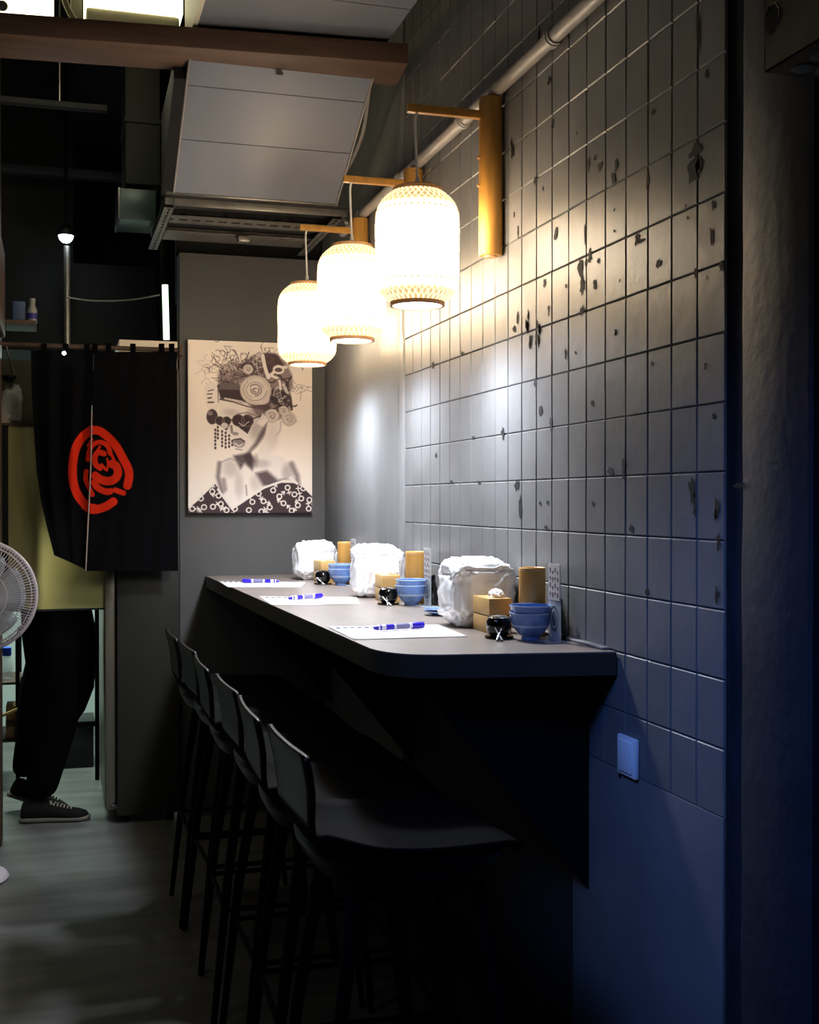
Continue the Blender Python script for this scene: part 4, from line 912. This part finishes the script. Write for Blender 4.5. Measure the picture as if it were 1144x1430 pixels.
# duct and lower box
t = thing('air_duct', 'dark greenish air duct hanging left of the sloping panel', 'duct', (0.40, 5.4, 2.8))
MB().box((0.285, 5.02, Py(200, 265, 5.1).z), (0.425, 5.3, 3.62), bev=0.004).build('duct_body', mat('duct_green', (15, 17, 10), .7), t)
for z_ in (2.95, 3.25): MB().box((0.28, 5.012, z_), (0.43, 5.31, z_ + 0.02), bev=0.003).build('flange', MATS['duct_green'], t)
g0, g1 = Py(167, 307, 5.05), Py(218, 268, 5.05)
MB().box((g0.x, 5.03, g0.z), (g1.x, 5.28, g1.z), bev=0.003).build('outlet_box', mat('outlet_grey', (58, 70, 70), .35, metal=.3), t)
MB().box((g0.x - 0.004, 5.024, g0.z - .003), (g0.x + 0.003, 5.285, g1.z)).build('bright_edge', chrome, t)
t = thing('spotlight', 'small bright white spotlight hanging in the dark kitchen', 'lamp', (0.07, 6.0, 2.7))
c = Py(93, 330, 6.0)
MB().tube([(c.x, 6.0, c.z + 0.03), (c.x, 6.0, 3.62)], 0.007, 8).build('stem', blackmt, t)
MB().lathe([(0.018, 0.05), (0.038, 0.03), (0.042, 0.0), (0.040, 0.0), (0.03, 0.02), (0, 0.03)], c, 24).build('shade', blackpl, t)
bm_ = bmesh.new(); bmesh.ops.create_uvsphere(bm_, u_segments=20, v_segments=12, radius=0.034); mb = MB(); mb.add([v.co + c for v in bm_.verts], [[v.index for v in f.verts] for f in bm_.faces]); bm_.free()
mb.build('bulb', mat('cold_bulb', (255, 255, 255), .5, emit=(225, 240, 255), estr=14), t)
lamp('spotlight_light', 'POINT', (c.x, 5.93, c.z - 0.02), (0, 0, 0), 0.35, (0.8, 0.92, 1.0), shadow_soft_size=0.03)
o = MB().tube([(c.x + 0.005, 6.04, 2.15), (c.x + 0.005, 6.04, c.z - 0.04)], 0.016, 10).build('service_pipe', steel); single(o, 'grey pipe dropping below the small bright spotlight', 'pipe')
o = MB().tube(smooth_path([Py(93, 415, 6.02), Py(130, 420, 6.0), Py(180, 419, 5.96), Py(229, 411, 5.93)]), 0.004, 6).build('sagging_cable', galv); single(o, 'thin cable sagging across the dark kitchen left of the upright tube', 'cable')
t = thing('tube_light', 'slim upright glowing tube above the fridge', 'lamp', (0.5, 5.9, 2.2))
a_, b_ = Py(231, 398, 5.9), Py(233, 474, 5.9)
MB().tube([a_, b_], 0.015, 12).build('tube', mat('cold_tube', (240, 255, 240), .5, emit=(225, 255, 225), estr=2.0), t)
MB().box((a_.x - 0.02, 5.92, b_.z - .03), (a_.x + 0.025, 5.95, 3.62), bev=.003).build('backing', blackpl, t)
t = thing('pendant_rail', 'thin unlit grey rail hanging by a wire in the dark upper left', 'rail', (-0.05, 4.9, 3.0))
a_, b_ = Py(-20, 151, 4.9), Py(151, 155, 4.9)
MB().box((a_.x, 4.88, b_.z - 0.010), (b_.x, 4.92, b_.z + 0.014), bev=.003).build('rail', mat('rail_grey', (16, 16, 18), .8), t); P_ = Py(85, 150, 4.9)
MB().tube([(P_.x, 4.9, P_.z), (P_.x, 4.9, 3.62)], 0.003, 6).build('wire', steel, t)
o = MB().box((-0.6, 6.1, Py(80, 246, 6.1).z), (0.40, 6.16, Py(80, 234, 6.1).z), bev=.004).build('cross_beam', mat('bluish_beam', (30, 36, 42), .7)); single(o, 'dim bluish beam crossing the dark kitchen above the spotlight', 'beam')
p_ = Py(90, 494, 5.30); t = thing('small_bulb', 'tiny white bulb glinting just under the curtain rod', 'lamp', (p_.x, 5.28, p_.z))
bm_ = bmesh.new(); bmesh.ops.create_uvsphere(bm_, u_segments=16, v_segments=10, radius=0.008); mb = MB(); mb.add([v.co + Py(90, 493, 5.175) for v in bm_.verts], [[v.index for v in f.verts] for f in bm_.faces]); bm_.free()
mb.build('bulb', mat('cold_bulb'), t) if False else mb.build('bulb', MATS['cold_bulb'], t)
P_ = Py(90, 490, 5.175); MB().tube([(P_.x, 5.175, P_.z + 0.004), (P_.x, 5.205, P_.z + 0.016)], 0.004, 8).build('clip', blackmt, t)
# ------------------------------------------------------------------ standing fan
t = thing('standing_fan', 'white pedestal fan with round wire grille cut by the left edge', 'fan', (-0.31, 4.68, 0))
H = Vector((-0.263, 4.60, 1.057)); R_ = 0.206
RX = Matrix.Rotation(math.radians(90), 4, 'X')
def circ(r, y, n=64): return [(H.x + r * math.cos(2 * math.pi * i / n), H.y + y, H.z + r * math.sin(2 * math.pi * i / n)) for i in range(n)]
MB().tube(circ(R_ - 0.006, 0), 0.009, 10, closed=True).build('outer_ring', fanwh, t)
for nm, sg in (('front_grille', -1), ('rear_grille', 1)):
    g = MB()
    for i in range(110):
        a = 2 * math.pi * i / 110; pts = []
        for r_, y_ in ((0.045, 0.052), (0.10, 0.050), (0.15, 0.042), (0.185, 0.025), (0.202, 0.004)): pts.append((H.x + r_ * math.cos(a), H.y + sg * y_, H.z + r_ * math.sin(a)))
        g.tube(pts, 0.0011, 4, caps=False)
    for r_, y_ in ((0.05, 0.052), (0.10, 0.050), (0.15, 0.042), (0.185, 0.025)): g.tube(circ(r_, sg * y_, 48), 0.0016, 5, closed=True)
    g.build(nm, fanwh, t, kind='stuff')
MB().lathe([(0, 0.060), (0.040, 0.058), (0.048, 0.050)], H, 32, RX).build('front_badge', fanwh, t)
MB().lathe([(0, 0.03), (0.03, 0.028), (0.035, 0.0), (0.035, -0.02), (0, -0.02)], H, 24, RX).build('blade_hub', fanbl, t)
for k in range(5):
    a0 = k * 2 * math.pi / 5; V = []; F = []
    for i in range(9):
        r_ = 0.03 + 0.135 * i / 8; w_ = 0.25 + 0.38 * math.sin(math.pi * min(1, (i + 1) / 9 * 0.8))
        for j in range(5):
            q_ = a0 + (j / 4 - 0.5) * 2 * w_ + 0.2 * i / 8; V.append((H.x + r_ * math.cos(q_), H.y + (j / 4 - 0.5) * 0.035, H.z + r_ * math.sin(q_)))
    for i in range(8):
        for j in range(4): F.append((i * 5 + j, i * 5 + j + 1, i * 5 + j + 6, i * 5 + j + 5))
    b = MB(); b.add(V, F); b.build('blade', fanbl, t, solid=0.002, ang=80)
MB().lathe([(0, -0.18), (0.05, -0.17), (0.062, -0.13), (0.062, -0.07), (0.05, -0.05)], H, 28, RX).build('motor_housing', fanwh, t)
MB().tube([(-0.30, 4.72, 0.03), (-0.30, 4.72, 0.60)], 0.016, 14).build('lower_pole', fanwh, t); MB().tube([(-0.30, 4.72, 0.58), (-0.27, 4.72, 1.02)], 0.011, 14).build('upper_pole', chrome, t); MB().tube([(-0.30, 4.72, 0.57), (-0.30, 4.72, 0.62)], 0.021, 14).build('height_collar', fanwh, t)
MB().lathe([(0, 0), (0.150, 0), (0.158, 0.008), (0.150, 0.020), (0.10, 0.034), (0.03, 0.045), (0.022, 0.07), (0, 0.07)], (-0.32, 4.68, 0), 48).build('base', mat('fan_base', (206, 196, 204), .4), t)
# ------------------------------------------------------------------ person in the kitchen
body_bm = bmesh.new()
def skin_mesh(name, joints, edges, parent, m, sub=2):
    me = bpy.data.meshes.new(name); off = OFF[parent.name] if parent is not None else Vector()
    keys = list(joints); me.from_pydata([Vector(joints[k][0]) - off for k in keys], [(keys.index(a_), keys.index(b_)) for a_, b_ in edges], [])
    o = bpy.data.objects.new(name, me); C.objects.link(o); md = o.modifiers.new('skin', 'SKIN'); md.use_smooth_shade = True
    for i, k in enumerate(keys):
        r_ = joints[k][1]; sv = me.skin_vertices[0].data[i]; sv.radius = r_ if isinstance(r_, tuple) else (r_, r_); sv.use_root = (i == 0)
    sb = o.modifiers.new('sub', 'SUBSURF'); sb.levels = sub; sb.render_levels = sub
    bpy.context.view_layer.update(); dg = bpy.context.evaluated_depsgraph_get(); new = bpy.data.meshes.new_from_object(o.evaluated_get(dg)); o.modifiers.clear(); o.data = new; new.shade_smooth()
    new.materials.clear()
    for q_ in m: new.materials.append(q_)
    if parent is not None: o.parent = parent; OFF[o.name] = off
    return o
YP = 5.58
t = thing('person', 'person in black trousers, black apron and canvas sneakers stepping to the right behind the curtain', 'person', (0.0, YP, 0))
J = {'pelvis': ((0.0, YP, 0.90), (0.115, 0.13)), 'waist': ((0.0, YP, 1.05), (0.095, 0.12)), 'chest': ((0.01, YP, 1.25), (0.11, 0.145)), 'top': ((0.0, YP, 1.40), (0.08, 0.10)), 'neck': ((0.01, YP, 1.47), 0.048), 'nape': ((0.02, YP, 1.53), 0.052), 'skull': ((0.03, YP, 1.60), (0.085, 0.072)), 'crown': ((0.02, YP, 1.67), (0.075, 0.066)), 'chin': ((0.075, YP, 1.545), (0.03, 0.026)),
     'hipn': ((0.01, YP - 0.075, 0.86), 0.095), 'kneen': ((0.03, YP - 0.09, 0.49), 0.098), 'shinn': ((-0.02, YP - 0.10, 0.30), 0.090), 'anklen': ((-0.065, YP - 0.12, 0.10), 0.070),
     'hipf': ((-0.01, YP + 0.075, 0.86), 0.095), 'kneef': ((-0.04, YP + 0.09, 0.50), 0.092), 'shinf': ((-0.10, YP + 0.09, 0.32), 0.076), 'anklef': ((-0.145, YP + 0.09, 0.15), 0.048)}
E = [('pelvis', 'waist'), ('waist', 'chest'), ('chest', 'top'), ('top', 'neck'), ('neck', 'nape'), ('nape', 'skull'), ('skull', 'crown'), ('skull', 'chin'), ('pelvis', 'hipn'), ('hipn', 'kneen'), ('kneen', 'shinn'), ('shinn', 'anklen'), ('pelvis', 'hipf'), ('hipf', 'kneef'), ('kneef', 'shinf'), ('shinf', 'anklef')]
for s_, sg in (('n', -1), ('f', 1)):
    J['sh' + s_] = ((0.0, YP + sg * 0.15, 1.37), 0.055); J['el' + s_] = ((-0.10, YP + sg * 0.165, 1.12), 0.042); J['wr' + s_] = ((0.08, YP + sg * 0.12, 1.06), 0.026); J['pa' + s_] = ((0.125, YP + sg * 0.115, 1.05), (0.030, 0.016)); 
    J['pe' + s_] = ((0.145, YP + sg * 0.115, 1.045), (0.034, 0.014))
    E += [('chest', 'sh' + s_) if False else ('top', 'sh' + s_), ('sh' + s_, 'el' + s_), ('el' + s_, 'wr' + s_), ('wr' + s_, 'pa' + s_), ('pa' + s_, 'pe' + s_)]
bod = skin_mesh('body', J, E, t, [fabricb, skin], 2)
for p in bod.data.polygons:
    c_ = p.center; x_, z_ = c_.x, c_.z
    if z_ > 1.47 or x_ > 0.075 and 1.0 < z_ < 1.12: p.material_index = 1
for s_, sg in (('n', -1), ('f', 1)):
    for i in range(5):
        if i < 4:
            y0 = YP + sg * (0.115 + (i - 1.5) * 0.017); L_ = (0.060, 0.070, 0.066, 0.052)[i]
            pts = {'a': ((0.135, y0, 1.045), 0.009), 'b': ((0.150 + L_ * .25, y0, 1.043), 0.0088), 'c': ((0.148 + L_ * .5, y0, 1.025), 0.008), 'd': ((0.140 + L_ * .55, y0, 1.003), 0.007)}
        else:
            pts = {'a': ((0.11, YP + sg * 0.09, 1.045), 0.010), 'b': ((0.125, YP + sg * 0.070, 1.040), 0.0095), 'c': ((0.148, YP + sg * 0.062, 1.030), 0.009), 'd': ((0.162, YP + sg * 0.063, 1.022), 0.008)}
        skin_mesh('thumb' if i == 4 else 'finger', pts, [('a', 'b'), ('b', 'c'), ('c', 'd')], t, [skin], 1)
# head details
MB().lathe([(0, 0.0), (0.012, 0.002), (0.010, 0.02), (0.004, 0.032), (0, 0.034)], (0.112, YP, 1.575), 12).build('nose', skin, t)
for sg in (-1, 1):
    MB().box((0.100, YP + sg * 0.030 - 0.011, 1.607), (0.112, YP + sg * 0.030 + 0.011, 1.617), bev=0.003).build('eye', hairm, t)
    MB().box((0.02, YP + sg * 0.073 - 0.006, 1.575), (0.045, YP + sg * 0.073 + 0.006, 1.625), bev=0.005).build('ear', skin, t)
MB().box((0.098, YP - 0.022, 1.552), (0.110, YP + 0.022, 1.560), bev=0.003).build('mouth', mat('lips', (150, 84, 80), .5), t)
bm_ = bmesh.new(); bmesh.ops.create_icosphere(bm_, subdivisions=3, radius=1)
mb = MB(); VV = [Vector((v.co.x * 0.098 + 0.005 - (0.012 if v.co.z < 0 else 0), v.co.y * 0.084 + YP, 1.655 + (v.co.z * 0.075 if v.co.z > 0 else v.co.z * 0.10 * max(0, min(1, 0.5 - v.co.x * 1.2))))) for v in bm_.verts]
mb.add(VV, [[v.index for v in f.verts] for f in bm_.faces]); bm_.free(); mb.build('hair', hairm, t, ang=180)
# apron skirt wrapped round the hips (wider towards the front)
V = []; F = []; n = 40; rows = [(1.02, .125, .155, 0.0), (0.93, .150, .165, .01), (0.80, .160, .165, .025), (0.68, .150, .160, .030), (0.56, .160, .155, .012), (0.46, .145, .150, -.012), (0.38, .122, .14, -.045), (0.33, .105, .13, -.06)]
for z_, rx, ry, ox in rows:
    for i in range(n + 1):
        a = -math.pi * 0.985 + 2 * math.pi * 0.985 * i / n; k = 1 + 0.03 * math.sin(a * 7) * (1.02 - z_)
        V.append((ox + rx * k * math.cos(a), YP - 0.0 + ry * 0.86 * k * math.sin(a), z_))
for r_ in range(len(rows) - 1):
    for i in range(n): F.append((r_ * (n + 1) + i, r_ * (n + 1) + i + 1, (r_ + 1) * (n + 1) + i + 1, (r_ + 1) * (n + 1) + i))
b = MB(); b.add(V, F); b.build('apron', fabricb, t, solid=0.004, ang=80)
# sneakers
rub = mat('sneaker_rubber', (104, 98, 90), .7); canv = mat('sneaker_canvas', (30, 28, 27), .9, spec=.1); lace = mat('sneaker_lace', (150, 142, 124), .7)
def sneaker(ox, oy, tilt, rz):
    M = Matrix.Translation((ox, oy, 0)) @ Matrix.Rotation(rz, 4, 'Z') @ Matrix.Translation((0.07, 0, 0)) @ Matrix.Rotation(tilt, 4, 'Y') @ Matrix.Translation((-0.07, 0, 0))
    secs = [(-0.125, .024, .060), (-0.118, .033, .085), (-0.09, .038, .092), (-0.05, .038, .088), (0.0, .040, .078), (0.04, .045, .066), (0.08, .050, .054), (0.12, .047, .046), (0.148, .034, .038), (0.160, .014, .028)]
    def loft(zb, top, grow):
        V = []; F = []; n = 18
        for x, w, h in secs:
            h = min(h, top) if top else h
            for j in range(n):
                a = 2 * math.pi * j / n; ca, sa = math.cos(a), math.sin(a)
                V.append(M @ Vector((x * (1 + grow), (w + grow * .05) * math.copysign(abs(ca) ** .7, ca), zb + (h - zb) * (0.5 + 0.5 * math.copysign(abs(sa) ** .7, sa)))))
        for i in range(len(secs) - 1):
            for j in range(n): F.append((i * n + j, i * n + (j + 1) % n, (i + 1) * n + (j + 1) % n, (i + 1) * n + j))
        F.append(tuple(range(n))); F.append(tuple((len(secs) - 1) * n + j for j in range(n))); m_ = MB(); m_.add(V, F); return m_
    up = loft(0.012, None, 0).build('sneaker', canv, t)
    loft(0.0, 0.024, 0.05).build('rubber_sole', rub, up)
    m_ = MB()
    for i in range(7):
        x = 0.0 + i * 0.014; z_ = 0.082 - i * 0.0045; w = 0.022; m_.tube([M @ Vector((x, -w, z_ - .008)), M @ Vector((x + .004, 0, z_ + .003)), M @ Vector((x + (.012 if i % 2 else 0), w, z_ - .008))], 0.003, 6)
    m_.tube([M @ Vector((-0.005, -.01, .086)), M @ Vector((-.0, -.03, .094)), M @ Vector((.012, -.036, .08))], 0.0025, 6); m_.build('laces', lace, up, kind='stuff')
sneaker(-0.015, YP - 0.12, 0.0, -0.12)
sneaker(-0.09, YP + 0.09, math.radians(22), 0.0)
bpy.context.view_layer.update()
